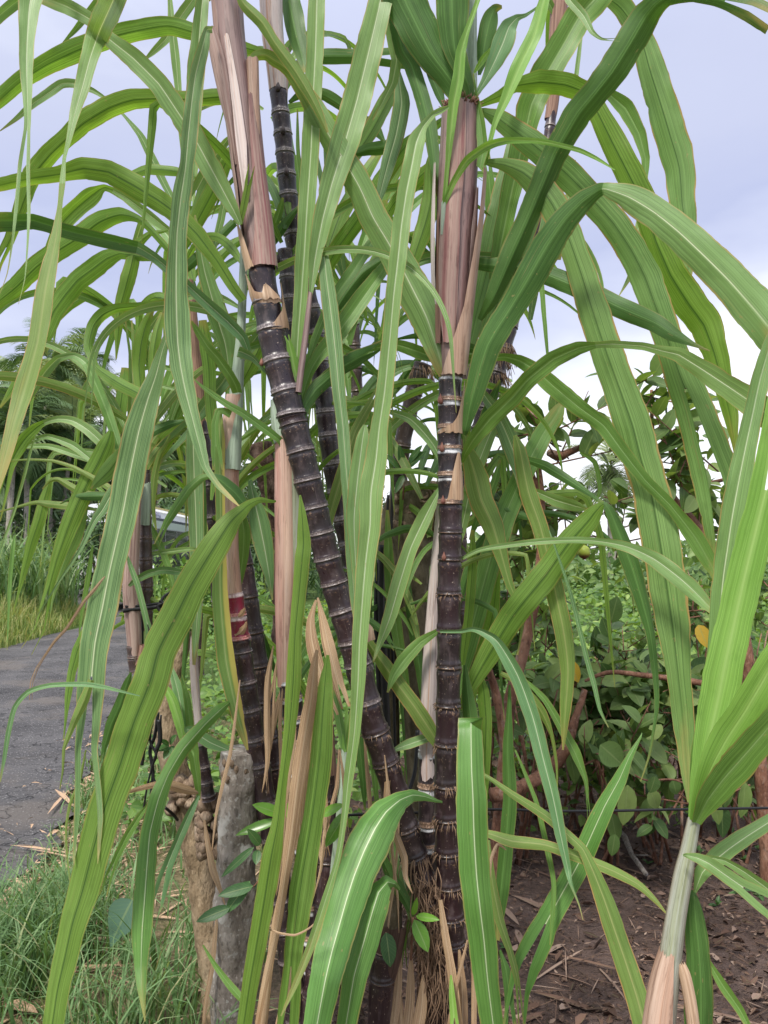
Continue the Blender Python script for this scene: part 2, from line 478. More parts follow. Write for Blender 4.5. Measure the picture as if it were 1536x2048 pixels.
SH_GREY = streakmat('sheath_grey', [(0.20, 0.20, 0.11), (0.31, 0.34, 0.24), (0.42, 0.45, 0.37), (0.27, 0.20, 0.13)], 22, bands=[(0.3, (0.24, 0.15, 0.10)), (0.4, (0.38, 0.40, 0.33)), (0.5, (0.27, 0.31, 0.16)), (0.6, (0.44, 0.47, 0.40)), (0.7, (0.26, 0.22, 0.17))])
SH_TAN = streakmat('sheath_tan', [(0.30, 0.17, 0.11), (0.48, 0.31, 0.22), (0.58, 0.43, 0.33), (0.36, 0.20, 0.13)], 20, rough=0.65, bands=[(0.3, (0.34, 0.20, 0.14)), (0.45, (0.56, 0.42, 0.33)), (0.55, (0.48, 0.30, 0.21)), (0.68, (0.38, 0.25, 0.19))])
SH_MAUVE = streakmat('sheath_mauve_brown', [(0.20, 0.12, 0.10), (0.33, 0.22, 0.185), (0.44, 0.33, 0.285), (0.25, 0.15, 0.12)], 18, rough=0.65)
SH_BROWN = streakmat('sheath_brown', [(0.13, 0.07, 0.055), (0.25, 0.14, 0.10), (0.36, 0.22, 0.16), (0.17, 0.08, 0.06)], 18, rough=0.6)
SH_DARK = streakmat('sheath_rotten', [(0.045, 0.026, 0.020), (0.10, 0.060, 0.045), (0.16, 0.10, 0.075)], 18, rough=0.75)
SH_WHITE = streakmat('sheath_whitish', [(0.44, 0.30, 0.27), (0.56, 0.47, 0.44), (0.62, 0.55, 0.52), (0.48, 0.24, 0.12)], 14)
ROOT = streakmat('root_fibre', [(0.17, 0.105, 0.065), (0.30, 0.195, 0.125), (0.44, 0.31, 0.205)], 6, rough=0.8)
BUD = streakmat('bud_scale', [(0.16, 0.055, 0.045), (0.27, 0.12, 0.085), (0.40, 0.23, 0.155)], 10)
BUDD = streakmat('bud_scale_dark', [(0.025, 0.018, 0.020), (0.05, 0.035, 0.036), (0.09, 0.065, 0.065)], 10)
HUSK = streakmat('dry_husk', [(0.34, 0.20, 0.12), (0.50, 0.34, 0.22), (0.60, 0.46, 0.33)], 14, rough=0.7)
# ---------------------------------------------------------------- sugarcane builders
PLANTS = {}


def plant(key, px, py, d, label, group='sugarcane stalks of the clump', name='sugarcane'):
    PLANTS[key] = empty(name, P(px, py, d), label, 'sugarcane', group)
    return PLANTS[key]


def pxpath(s, d0, d1, per=8):
    q = parse(s)
    n = len(q) - 1
    q = [(a[0], a[1], a[2], a[3] if len(a) > 3 else d0 + (d1 - d0) * i / max(n, 1)) for i, a in enumerate(q)]
    return catmull(q, per)


RF = [(0, 1.05), (.015, 1.11), (.034, 1.085), (.05, 1.02), (.10, 1.04), (.16, 1.05), (.19, 1.0), (.26, .97), (.42, .955), (.58, .97), (.72, 1.0), (.83, 1.03), (.89, 1.02),
      (.935, .965), (.97, .955), (.99, 1.0)]


def path_at_y(q, y):
    for a, b in zip(q, q[1:]):
        if (a[1] - y) * (b[1] - y) <= 0 and a[1] != b[1]:
            t = (y - a[1]) / (b[1] - a[1])
            return tuple(i + (j - i) * t for i, j in zip(a, b))
    return q[0] if abs(q[0][1] - y) < abs(q[-1][1] - y) else q[-1]


def stem(key, path, d0, d1, nodes, mat, name='stem', seg=20, label=None, parent=None, top=None):
    """A jointed cane from bottom to top; nodes = heights in the photograph of its leaf scars, or a spacing."""
    q = pxpath(path, d0, d1)
    if top is not None:
        q = [c for c in q if c[1] > top + 1] + [path_at_y(q, top)]
    if isinstance(nodes, (int, float)):
        rs = random.Random(hash(path) % 999 + 3)
        ys, y = [], q[0][1]
        while y > q[-1][1]:
            ys.append(y)
            y -= nodes * rs.uniform(0.82, 1.18)
        nodes = ys
    nodes = sorted(nodes, reverse=True)
    ys = [q[0][1] + 30] + [n for n in nodes if q[-1][1] < n < q[0][1]] + [q[-1][1]]
    ys[0] = q[0][1]
    pts, rad, vs = [], [], []
    for i in range(len(ys) - 1):
        for f, rf in RF:
            y = ys[i] + (ys[i + 1] - ys[i]) * f
            c = path_at_y(q, y)
            pts.append(P(c[0], c[1], c[3]))
            rad.append(c[2] / 2 * c[3] / F * rf)
            vs.append(i + f)
    c = path_at_y(q, ys[-1])
    pts.append(P(c[0], c[1], c[3]))
    rad.append(c[2] / 2 * c[3] / F)
    vs.append(len(ys) - 1)
    mb = MB()
    tube(mb, pts, rad, seg, vs)
    o = mb.build(name, mat, parent or PLANTS[key])
    if label:
        o['label'] = label
    return o


def full_(a0):
    return a0 is None


def sheath(key, path, d0, d1, mat, name='leaf_sheath', a0=None, a1=None, grow=1.0, label=None, seg=20, wav=0.03):
    """A rolled leaf sheath: whole tube, or a shell over the angles a0..a1 (degrees, 0 faces the photographer, + is to the right)."""
    q = pxpath(path, d0, d1, 6)
    pts = [P(c[0], c[1], c[3]) for c in q]
    fr = frames(pts)
    mb = MB()
    rows, L = [], 0.0
    n = len(q)
    jag = 0.007 if full_(a0) else 0.012
    rs = random.Random(len(path) * 7 + int(q[0][0]))
    ph = rs.uniform(0, 6)
    full = a0 is None
    for i, c in enumerate(q):
        if i:
            L += (pts[i] - pts[i - 1]).length
        s = i / (n - 1)
        t, nn, b = fr[i]
        r = c[2] / 2 * c[3] / F * grow
        row = []
        if full:
            A0, A1, m = -180.0, 180.0, seg
        else:
            k = s * (len(a0) - 1)
            j = min(int(k), len(a0) - 2)
            A0 = a0[j] + (a0[j + 1] - a0[j]) * (k - j)
            A1 = a1[j] + (a1[j + 1] - a1[j]) * (k - j)
            m = seg
        for e in range(m + (0 if full else 1)):
            a = radians(A0 + (A1 - A0) * e / m)
            rr = r * (1 + wav * sin(2 * a + ph + 5 * s) + wav * 0.7 * sin(5 * a + ph * 2 + 3 * s))
            jg = t * (jag * (noise.noise(Vector((a * 3.1, ph, 0))) + 0.8 * noise.noise(Vector((a * 9, ph, 2))))) if i in (0, n - 1) else Vector((0, 0, 0))
            row.append((mb.vert(pts[i] + jg * (1 if i else 0.3) - nn * (cos(a) * rr) - b * (sin(a) * rr)), a / (2 * pi) + 0.5, L))
        rows.append(row)
    for i in range(n - 1):
        R0, R1 = rows[i], rows[i + 1]
        m = len(R0)
        for e in range(m if full else m - 1):
            e2 = (e + 1) % m
            u2 = R0[e2][1] if e2 else R0[e][1] + 1.0 / m
            u3 = R1[e2][1] if e2 else R1[e][1] + 1.0 / m
            mb.face((R0[e][0], R0[e2][0], R1[e2][0], R1[e][0]), [(R0[e][1], R0[e][2]), (u2, R0[e2][2]), (u3, R1[e2][2]), (R1[e][1], R1[e][2])])
    o = mb.build(name, mat, PLANTS[key])
    if label:
        o['label'] = label
    return o


CROSS = [-1, -0.72, -0.42, -0.16, -0.05, 0.05, 0.16, 0.42, 0.72, 1]
LEAFN = [0]


def blade(mb, q, tiltseed, fold=0.16, mats=None, flip=None, waves=1.0):
    """q: list of (world point, width m, control index).  A folded, slightly twisting, wavy strap."""
    rs = random.Random(tiltseed)
    fv = rs.uniform(0.55, 1.7)
    th0, th1 = rs.uniform(-0.5, 0.5), rs.uniform(-0.55, 0.55)
    ph, ph2 = rs.uniform(0, 6), rs.uniform(0, 6)
    n = len(q)
    split = rs.uniform(0.62, 0.9) if n > 20 and rs.random() < 0.3 else 9
    wmax = max(c[1] for c in q)
    rows, L = [], 0.0
    tot = sum((q[i + 1][0] - q[i][0]).length for i in range(n - 1)) or 1
    prev = None
    for i in range(n):
        p, wd, ci = q[i]
        if i:
            L += (p - q[i - 1][0]).length
        t = (q[min(i + 1, n - 1)][0] - q[max(i - 1, 0)][0])
        t = t.normalized() if t.length > 1e-9 else Vector((0, 0, -1))
        V = (p - CAMPOS).normalized()
        S = t.cross(V)
        if S.length < 1e-4:
            S = prev or Vector((1, 0, 0))
        S.normalize()
        N = S.cross(t).normalized()
        if N.dot(V) > 0:
            N = -N
        s = L / tot
        th = th0 + (th1 - th0) * s
        prev = S
        S2 = S * cos(th) + N * sin(th)
        N2 = N * cos(th) - S * sin(th)
        wv = wd / max(cos(th), 0.6) / 2
        fo = fold * (1.3 - 0.6 * s) * fv
        row = []
        for u in CROSS:
            a = abs(u)
            hgt = fo * a * wd - 0.05 * wd * a * a
            edge = waves * 0.055 * wd * a * a * a * (sin(L / max(0.05, 0.09) * 2.1 + ph + (1.7 if u > 0 else 0)) + 0.6 * sin(L * 57 + ph2 - (2 if u > 0 else 0)))
            rg = 1.0
            if a == 1:
                rg = 1 + 0.035 * noise.noise(Vector((L * 60, u * 9 + tiltseed, 0))) - 0.10 * max(0, noise.noise(Vector((L * 22, u * 5 + tiltseed * 1.3, 4))) - 0.42) * 4
            sp = max(0.0, s - split) * wmax * 1.3 * (1 if u > 0 else -0.6)
            row.append(mb.vert(p + S2 * (sp + u * rg * wv * (1 - 0.25 * fo * a)) + N2 * (hgt + edge)))
        rows.append((row, L, s, ci))
    for i in range(n - 1):
        r0, l0, s0, c0 = rows[i]
        r1, l1, s1, c1 = rows[i + 1]
        m = 1 if (flip is not None and (c0 + c1) / 2 > flip) else 0
        for k in range(len(CROSS) - 1):
            if s0 > split and CROSS[k] < 0 < CROSS[k + 1]:
                continue
            ua, ub = (CROSS[k] + 1) / 2, (CROSS[k + 1] + 1) / 2
            mb.face((r0[k], r0[k + 1], r1[k + 1], r1[k]), [(ua, l0), (ub, l0), (ub, l1), (ua, l1)], m, [(s0, 0), (s0, 0), (s1, 0), (s1, 0)])


def L(key, mat, d0, d1, pts, flip=None, mat2=None, fold=0.16, name='leaf', waves=1.0, label=None):
    """A strap leaf along pixels x,y,width[,depth] with real depths d0 -> d1; upper-face leaves fold towards the viewer, undersides away."""
    q = pxpath(pts, d0, d1, 7)
    raw = parse(pts)
    if len(raw) > 3:                                   # leaves kink a little where they bend
        kb = random.Random(pts).uniform(0.15, 0.75)
        for i in range(len(q)):
            k = i / 7
            j = min(int(k), len(raw) - 2)
            lx = [raw[j][m] + (raw[j + 1][m] - raw[j][m]) * (k - j) for m in (0, 1)]
            q[i] = (q[i][0] + (lx[0] - q[i][0]) * kb, q[i][1] + (lx[1] - q[i][1]) * kb) + tuple(q[i][2:])
    npt = len(parse(pts)) - 1
    res = []
    for i, c in enumerate(q):
        jit = 1 + 0.07 * noise.noise(Vector((i * 0.23, LEAFN[0] * 3.7, 0)))
        res.append((P(c[0], c[1], c[3]), max(c[2], 0.8) * jit * c[3] / F, i / (len(q) - 1) * npt))
    LEAFN[0] += 1
    mb = MB()
    up = mat in 'PSUYGW'
    blade(mb, res, LEAFN[0] * 13 + 5, fold if up else -fold * 0.7, flip=flip, waves=waves)
    mats = [LM[mat]] + ([LM[mat2]] if mat2 else [])
    o = mb.build(name, mats, PLANTS[key])
    if mat == 'R':
        o['label'] = label or 'dry tan leaf'
    elif mat == 'W':
        o['label'] = 'leaf yellowed along one side'
    elif label:
        o['label'] = label
    return o


def arcleaf(key, base, az, length, width, droop, el, mat, seed, kink=0.0):
    """A free leaf: leaves base at elevation el towards azimuth az and bends down under its own weight."""
    rs = random.Random(seed)
    p = Vector(base)
    n = 34
    e = radians(el)
    a = radians(az)
    q = []
    kp = rs.uniform(0.4, 0.65)
    for i in range(n):
        s = i / (n - 1)
        wd = width * min(1, 0.35 + s * 5) * (1 - s ** 2.6) + 0.001
        q.append((p.copy(), wd, i))
        p = p + Vector((sin(a) * cos(e), cos(a) * cos(e), sin(e))) * (length / n)
        e -= radians(droop) / n * (0.5 + 1.4 * s)
        if kink and abs(s - kp) < 0.03:
            e -= radians(kink) * 0.5
        e = max(e, radians(-86))
        a += rs.uniform(-0.02, 0.02)
    mb = MB()
    blade(mb, q, seed, 0.14 if mat in 'PSUYGW' else -0.1)
    return mb.build('leaf', LM[mat], PLANTS[key])


def rootlets(key, path, d0, d1, ys, n, ln, name='root', mat=None, down=0.7, label=None):
    """Short aerial roots in rings round the joints: one part of the stalk."""
    q = pxpath(path, d0, d1)
    rs = random.Random(int(ys[0]) + n)
    mb = MB()
    for y in ys:
        c = path_at_y(q, y)
        p = P(c[0], c[1], c[3])
        r = c[2] / 2 * c[3] / F
        for k in range(n):
            a = rs.uniform(0, 2 * pi)
            o = Vector((cos(a), sin(a), 0))
            s = p + o * r * 0.97 + Vector((0, 0, rs.uniform(-0.006, 0.006)))
            l = ln * rs.uniform(0.25, 1.3)
            d1v = (o * rs.uniform(0.3, 0.9) + Vector((rs.uniform(-.3, .3), rs.uniform(-.3, .3), -down))).normalized()
            d2v = (d1v + Vector((rs.uniform(-.4, .4), rs.uniform(-.4, .4), -0.6))).normalized()
            pts = [s, s + d1v * l * 0.5, s + d1v * l * 0.5 + d2v * l * 0.5]
            tube(mb, pts, [0.0013, 0.0011, 0.0006], 4)
    o = mb.build(name, mat or ROOT, PLANTS[key])
    o['kind'] = 'stuff'
    return o


def bud(key, px, py, d, size, lean=0.0, mat=None):
    """A teardrop bud sitting on a joint."""
    mb = MB()
    p = P(px, py, d)
    s = size * d / F
    pts = [p + Vector((lean * s * k, 0, s * k)) for k in (-0.5, -0.35, 0, 0.35, 0.7, 0.95, 1.2)]
    tube(mb, pts, [s * r for r in (0.12, 0.36, 0.46, 0.38, 0.22, 0.12, 0.02)], 10, squash=1.0)
    return mb.build('bud', mat or BUD, PLANTS[key])


# ---------------------------------------------------------------- the setting: ground and road
def groundmat():
    g = G('soil')
    p = g.pos()
    s = g.n('ShaderNodeSeparateXYZ', {0: p})
    a = g.noise(p, 3.0, 5, 0.6)
    b = g.noise(p, 28.0, 4, 0.65)
    c2 = g.noise(p, 140.0, 2, 0.6)
    soil = g.mix(g.step(a, 0.35, 0.68), (0.088, 0.060, 0.050), (0.150, 0.106, 0.090))
    soil = g.mix(g.math('MULTIPLY', g.step(b, 0.52, 0.70), 0.6), soil, (0.16, 0.095, 0.065))
    soil = g.mix(g.math('MULTIPLY', g.step(b, 0.45, 0.30), 0.6), soil, (0.030, 0.022, 0.018))
    soil = g.mix(g.math('MULTIPLY', g.step(c2, 0.66, 0.74), 0.55), soil, (0.34, 0.28, 0.24))
    verge = g.mix(g.step(b, 0.35, 0.65), (0.085, 0.085, 0.035), (0.22, 0.17, 0.10))
    verge = g.mix(g.math('MULTIPLY', g.step(c2, 0.5, 0.7), 0.5), verge, (0.30, 0.24, 0.15))
    w0 = g.math('ADD', s.outputs[0], g.math('MULTIPLY', a, 0.5))
    col = g.mix(g.step(w0, 0.05, -0.35), soil, verge)
    far = g.mix(a, (0.045, 0.075, 0.020), (0.08, 0.13, 0.03))
    col = g.mix(g.step(s.outputs[1], 5.5, 8.0), col, far)
    n = g.bump(g.math('ADD', g.math('MULTIPLY', b, 1.0), g.math('MULTIPLY', c2, 0.4)), 0.03, 0.9)
    return g.pbr(col, 0.9, 0.15, n)


def roadmat():
    g = G('asphalt')
    p = g.pos()
    a = g.noise(p, 1.3, 4, 0.6)
    b = g.noise(p, 60.0, 5, 0.75)
    v = g.n('ShaderNodeTexVoronoi', {'Vector': p, 'Scale': 70.0})
    cr = g.n('ShaderNodeTexVoronoi', {'Vector': g.n('ShaderNodeVectorMath', {0: p, 1: g.n('ShaderNodeTexNoise', {'Vector': p, 'Scale': 5.0}).outputs[1]}, operation='ADD').outputs[0], 'Scale': 1.6},
             feature='DISTANCE_TO_EDGE')
    c = g.mix(g.step(a, 0.3, 0.7), (0.060, 0.057, 0.060), (0.125, 0.119, 0.122))
    c = g.mix(g.math('MULTIPLY', g.step(b, 0.4, 0.7), 0.75), c, (0.036, 0.035, 0.038))
    gr = g.n('ShaderNodeTexWhiteNoise', {'Vector': v.outputs['Position']}, noise_dimensions='3D').outputs[0]
    st = g.math('MULTIPLY', g.step(v.outputs['Distance'], 0.42, 0.25), g.step(gr, 0.62, 0.70))
    c = g.mix(g.math('MULTIPLY', st, 0.75), c, (0.36, 0.35, 0.35))
    c = g.mix(g.math('MULTIPLY', g.step(cr.outputs[0], 0.022, 0.004), 0.8), c, (0.025, 0.024, 0.026))
    dirt = g.noise(p, 0.9, 5, 0.65)
    c = g.mix(g.math('MULTIPLY', g.step(dirt, 0.50, 0.64), 0.5), c, (0.17, 0.145, 0.125))
    n = g.bump(g.math('SUBTRACT', g.math('ADD', b, g.math('MULTIPLY', st, 0.6)), g.step(cr.outputs[0], 0.02, 0.0)), 0.015, 0.9)
    return g.pbr(c, 0.78, 0.35, n)


def graded(lo, hi, a, b, step, ratio=1.35):
    xs = []
    x = a
    while x <= b:
        xs.append(x)
        x += step
    s = step
    x = xs[-1]
    while x < hi:
        s *= ratio
        x += s
        xs.append(min(x, hi))
    s = step
    x = a
    while x > lo:
        s *= ratio
        x -= s
        xs.insert(0, max(x, lo))
    return xs


ROAD_R = [(-1.2, -30), (-1.25, -6), (-1.30, 1), (-1.40, 2.8), (-1.62, 4.0), (-1.95, 5.4), (-2.35, 7.0), (-2.95, 9.5), (-4.2, 13), (-5.2, 17), (-8.6, 25), (-14, 36), (-22, 50)]
ROAD_L = [(-5.2, -30), (-5.2, -6), (-5.25, 1), (-5.3, 2.8), (-5.35, 4.0), (-5.4, 5.4), (-5.45, 7.0), (-5.5, 9.5), (-5.8, 13), (-6.4, 17), (-11, 25), (-17, 36), (-25, 50)]


def xr(y, tab):
    for (x0, y0), (x1, y1) in zip(tab, tab[1:]):
        if y0 <= y <= y1:
            return x0 + (x1 - x0) * (y - y0) / (y1 - y0)
    return tab[-1][0]


def gz(x, y):
    k = 0.0
    if y < 50:
        l, r = xr(max(y, -29), ROAD_L), xr(max(y, -29), ROAD_R)
        dd = max(l - x, x - r)
        k = min(1, max(0, dd / 0.35))
    h = 0.035 * noise.noise(Vector((x * 1.3, y * 1.3, 0))) + 0.012 * noise.noise(Vector((x * 6, y * 6, 3)))
    return -0.02 + k * (0.02 + h)


mb = MB()
xs = graded(-140, 140, -3.2, 3.4, 0.11)
ys = graded(-30, 600, 1.6, 6.5, 0.11)
idx = [[mb.vert((x, y, gz(x, y))) for x in xs] for y in ys]
for j in range(len(ys) - 1):
    for i in range(len(xs) - 1):
        mb.face((idx[j][i], idx[j][i + 1], idx[j + 1][i + 1], idx[j + 1][i]))
tag(mb.build('ground', groundmat()), kind='structure')
mb = MB()
rl = catmull(ROAD_L, 26)
rr = catmull(ROAD_R, 26)
prev = None
for k, (a, b) in enumerate(zip(rl, rr)):
    if a[1] < -8 and k % 26:
        continue
    row = []
    bx = b[0] + 0.16 * noise.noise(Vector((b[1] * 2.1, 0, 1))) + 0.09 * noise.noise(Vector((b[1] * 7, 0, 5)))
    for i in range(9):
        s = i / 8
        row.append(mb.vert((a[0] + (bx - a[0]) * s, a[1] + (b[1] - a[1]) * s, 0.004 + 0.03 * (1 - (2 * s - 1) ** 2))))
    if prev:
        for i in range(8):
            mb.face((prev[i], prev[i + 1], row[i + 1], row[i]))
    prev = row
tag(mb.build('road', roadmat()), kind='structure')


# ---------------------------------------------------------------- leaf scatter
def cardmat(name, cols, rough=0.5, spec=0.35, trans=0.3, vein=0.4, tmul=(1.3, 1.25, 0.5)):
    g = G(name)
    u, v = g.uv()
    t, r = g.uv('T')
    rp = g.n('ShaderNodeValToRGB', {0: r})
    el = rp.color_ramp.elements
    while len(el) < len(cols):
        el.new(0.5)
    for i, (e, c) in enumerate(zip(el, cols)):
        e.position = i / (len(cols) - 1)
        e.color = (*c, 1)
    c = rp.outputs[0]
    x = g.math('ABSOLUTE', g.math('SUBTRACT', u, 0.5))
    c = g.mix(g.math('MULTIPLY', g.step(x, 0.05, 0.015), vein), c, (0.30, 0.38, 0.16))
    sv = g.math('FRACT', g.math('ADD', g.math('MULTIPLY', v, 9.0), g.math('MULTIPLY', x, -4.0)))
    c = g.mix(g.math('MULTIPLY', g.step(g.math('ABSOLUTE', g.math('SUBTRACT', sv, 0.5)), 0.12, 0.02), vein * 0.4), c, (0.22, 0.30, 0.12))
    ns = g.noise(g.vec(g.math('MULTIPLY', u, 3.0), g.math('MULTIPLY', v, 4.0), g.math('MULTIPLY', r, 90.0)), 1.0, 3.0)
    c = g.mix(g.math('MULTIPLY', g.step(ns, 0.5, 0.75), 0.45), c, g.mix(1.0, c, (0.6, 0.6, 0.6), 'MULTIPLY'))
    tc_ = g.mix(1.0, c, tmul, 'MULTIPLY')
    return g.pbr(c, rough, spec, None, trans, tc_)


GUAVA = cardmat('leaf_guava', [(0.060, 0.115, 0.036), (0.095, 0.168, 0.050), (0.130, 0.215, 0.064), (0.160, 0.255, 0.085), (0.25, 0.34, 0.11)], trans=0.42)
SHRUB = cardmat('leaf_shrub', [(0.050, 0.110, 0.034), (0.090, 0.170, 0.048), (0.140, 0.235, 0.066), (0.24, 0.33, 0.10)])
CREEP = cardmat('leaf_creeper', [(0.050, 0.115, 0.026), (0.095, 0.195, 0.040), (0.165, 0.285, 0.062), (0.29, 0.41, 0.10)], 0.45, 0.35, 0.4)
UNDER = cardmat('leaf_undergrowth', [(0.030, 0.062, 0.028), (0.050, 0.100, 0.040), (0.080, 0.145, 0.056), (0.125, 0.20, 0.08)], vein=0.1)
LITTER = cardmat('leaf_dead', [(0.060, 0.037, 0.030), (0.115, 0.066, 0.050), (0.175, 0.105, 0.078), (0.33, 0.235, 0.185)], 0.8, 0.15, 0.0, 0.25)
GRASSM = cardmat('grass_blade', [(0.080, 0.160, 0.055), (0.130, 0.235, 0.090), (0.195, 0.320, 0.140), (0.36, 0.35, 0.19)], 0.5, 0.3, 0.35, 0.0)
GRASSD = cardmat('grass_dry', [(0.085, 0.155, 0.040), (0.17, 0.25, 0.070), (0.32, 0.36, 0.13), (0.52, 0.46, 0.25)], 0.7, 0.2, 0.35, 0.0)
REED = cardmat('leaf_reed', [(0.060, 0.130, 0.040), (0.110, 0.210, 0.070), (0.190, 0.310, 0.120), (0.33, 0.42, 0.22)], 0.5, 0.3, 0.3, 0.2)
PALM = cardmat('leaf_palm', [(0.060, 0.115, 0.045), (0.100, 0.175, 0.068), (0.160, 0.245, 0.105), (0.28, 0.34, 0.16)], 0.5, 0.4, 0.25, 0.0)
COCO = cardmat('leaf_coconut', [(0.09, 0.14, 0.05), (0.15, 0.20, 0.08), (0.22, 0.27, 0.12)], 0.5, 0.3, 0.3, 0.0)
DEADP = cardmat('leaf_palm_dead', [(0.30, 0.12, 0.03), (0.42, 0.20, 0.05), (0.36, 0.24, 0.10)], 0.7, 0.2, 0.2, 0.0)
GLOSSY = cardmat('leaf_glossy', [(0.10, 0.24, 0.03), (0.18, 0.40, 0.05), (0.26, 0.48, 0.08)], 0.25, 0.5, 0.35, 0.5)
WEED = cardmat('leaf_weed', [(0.055, 0.14, 0.045), (0.075, 0.18, 0.055), (0.10, 0.22, 0.07)], 0.4, 0.4, 0.3, 0.6)
HEART = cardmat('leaf_heart', [(0.09, 0.17, 0.12), (0.11, 0.20, 0.14)], 0.5, 0.3, 0.25, 0.35)
YELLOWL = cardmat('leaf_old_yellow', [(0.50, 0.32, 0.03), (0.60, 0.42, 0.08)], 0.5, 0.3, 0.35, 0.5)

LSH = [(0.0, 0.03), (0.12, 0.34), (0.3, 0.48), (0.5, 0.5), (0.72, 0.40), (0.88, 0.22), (1.0, 0.01)]
LSHH = [(-0.14, 0.10), (-0.10, 0.30), (0.02, 0.46), (0.2, 0.50), (0.45, 0.38), (0.7, 0.20), (0.88, 0.08), (1.0, 0.005)]
LSH3 = [(0.0, 0.05), (0.35, 0.5), (0.75, 0.36), (1.0, 0.01)]


def leaf1(mb, base, d, nrm, length, width, r, shape=LSH3, fold=0.18, curl=0.25):
    """one pointed oval leaf with a midrib fold and a curl along its length"""
    d = d.normalized()
    s = d.cross(nrm)
    if s.length < 1e-4:
        s = d.orthogonal()
    s.normalize()
    n = s.cross(d)
    rows = []
    for t, wq in shape:
        c = base + d * (length * t) - n * (curl * length * t * t)
        w_ = width * wq
        rows.append((mb.vert(c + s * w_ + n * (fold * w_ * 2)), mb.vert(c), mb.vert(c - s * w_ + n * (fold * w_ * 2)), t))
    for a, b in zip(rows, rows[1:]):
        mb.face((a[0], a[1], b[1], b[0]), [(1, a[3]), (.5, a[3]), (.5, b[3]), (1, b[3])], 0, (0, r))
        mb.face((a[1], a[2], b[2], b[1]), [(.5, a[3]), (0, a[3]), (0, b[3]), (.5, b[3])], 0, (0, r))


def rvec(rs):
    while True:
        v = Vector((rs.uniform(-1, 1), rs.uniform(-1, 1), rs.uniform(-1, 1)))
        if 0.05 < v.length < 1:
            return v.normalized()


def blob_leaves(mb, rs, c, rad, n, size, asp=0.5, up=0.5, shape=LSH3, flat=0.0):
    for _ in range(n):
        v = rvec(rs)
        p = Vector(c) + Vector((v.x * rad[0], v.y * rad[1], v.z * rad[2])) * (rs.random() ** 0.45)
        d = (v + rvec(rs) * 0.9 + Vector((0, 0, rs.uniform(-0.7, 0.2)))).normalized()
        nn = (Vector((0, 0, 1)) * up + rvec(rs) * 0.8 + Vector((0, -0.3, 0))).normalized()
        l = size * rs.uniform(0.6, 1.25)
        leaf1(mb, p, d, nn, l, l * asp, rs.random(), shape)


def grassblade(mb, rs, p, h, wd, lean, az, r, seg=4):
    a = radians(az)
    dv = Vector((sin(a), cos(a), 0))
    s = Vector((cos(a), -sin(a), 0))
    s = (s + rvec(rs) * 0.4).normalized()
    e = radians(rs.uniform(72, 88))
    q = p.copy()
    row = None
    for i in range(seg + 1):
        t = i / seg
        w_ = wd * (1 - t ** 1.6) / 2 + 0.0004
        cur = (mb.vert(q + s * w_), mb.vert(q - s * w_), t)
        if row:
            mb.face((row[0], row[1], cur[1], cur[0]), [(1, row[2]), (0, row[2]), (0, t), (1, t)], 0, (0, r))
        row = cur
        q = q + (dv * cos(e) + Vector((0, 0, sin(e)))) * (h / seg)
        e -= radians(lean) / seg * (0.6 + 1.2 * t)


def barkmat(name, cols, scale=14.0, lich=None, lichamt=0.0, vs=5.0, rough=0.85):
    g = G(name)
    p = g.pos()
    m = g.n('ShaderNodeMapping', {0: p, 3: (1.0, 1.0, 0.45)}).outputs[0]
    a = g.noise(m, scale, 6, 0.65)
    b = g.noise(m, scale * 5, 3, 0.6)
    r = g.n('ShaderNodeValToRGB', {0: a})
    el = r.color_ramp.elements
    while len(el) < len(cols):
        el.new(0.5)
    for i, (e, c) in enumerate(zip(el, cols)):
        e.position = 0.32 + 0.36 * i / (len(cols) - 1)
        e.color = (*c, 1)
    c = g.mix(g.math('MULTIPLY', g.step(b, 0.52, 0.7), 0.6), r.outputs[0], tuple(k * 0.4 for k in cols[0]))
    c = g.mix(g.math('MULTIPLY', g.step(b, 0.42, 0.30), 0.45), c, tuple(min(1, k * 1.45) for k in cols[-1]))
    if lich:
        l = g.noise(p, scale * 0.9, 3, 0.55)
        c = g.mix(g.math('MULTIPLY', g.step(l, 0.60, 0.66), lichamt), c, lich)
        l2 = g.noise(p, scale * 4.5, 2, 0.5)
        c = g.mix(g.math('MULTIPLY', g.step(l2, 0.60, 0.66), lichamt * 0.7), c, tuple(k * 0.8 for k in lich))
    n = g.bump(g.math('ADD', a, g.math('MULTIPLY', b, 0.5)), 0.012, 0.9)
    return g.pbr(c, rough, 0.2, n)


BARK_GREY = barkmat('bark_grey', [(0.15, 0.125, 0.105), (0.27, 0.235, 0.20), (0.38, 0.34, 0.30)], 18, (0.56, 0.54, 0.50), 0.8)
BARK_TAN = barkmat('bark_tan', [(0.15, 0.105, 0.062), (0.27, 0.20, 0.125), (0.36, 0.28, 0.19)], 20, (0.36, 0.29, 0.19), 0.5)
BARK_OLIVE = barkmat('bark_olive', [(0.060, 0.052, 0.030), (0.12, 0.10, 0.062), (0.19, 0.165, 0.105)], 10, (0.24, 0.22, 0.17), 0.3)
BARK_KNOB = barkmat('bark_knob', [(0.12, 0.08, 0.055), (0.25, 0.18, 0.125), (0.38, 0.30, 0.22)], 22, (0.4, 0.33, 0.26), 0.3)
BARK_RED = barkmat('bark_guava', [(0.095, 0.045, 0.030), (0.20, 0.098, 0.062), (0.31, 0.175, 0.12)], 14, (0.30, 0.25, 0.21), 0.4, rough=0.65)
BARK_BROWN = barkmat('bark_rough_brown', [(0.045, 0.028, 0.022), (0.10, 0.062, 0.05), (0.17, 0.115, 0.095)], 30)
BARK_PALM = barkmat('bark_palm', [(0.17, 0.15, 0.13), (0.30, 0.27, 0.23), (0.40, 0.36, 0.32)], 5, (0.46, 0.44, 0.40), 0.4)


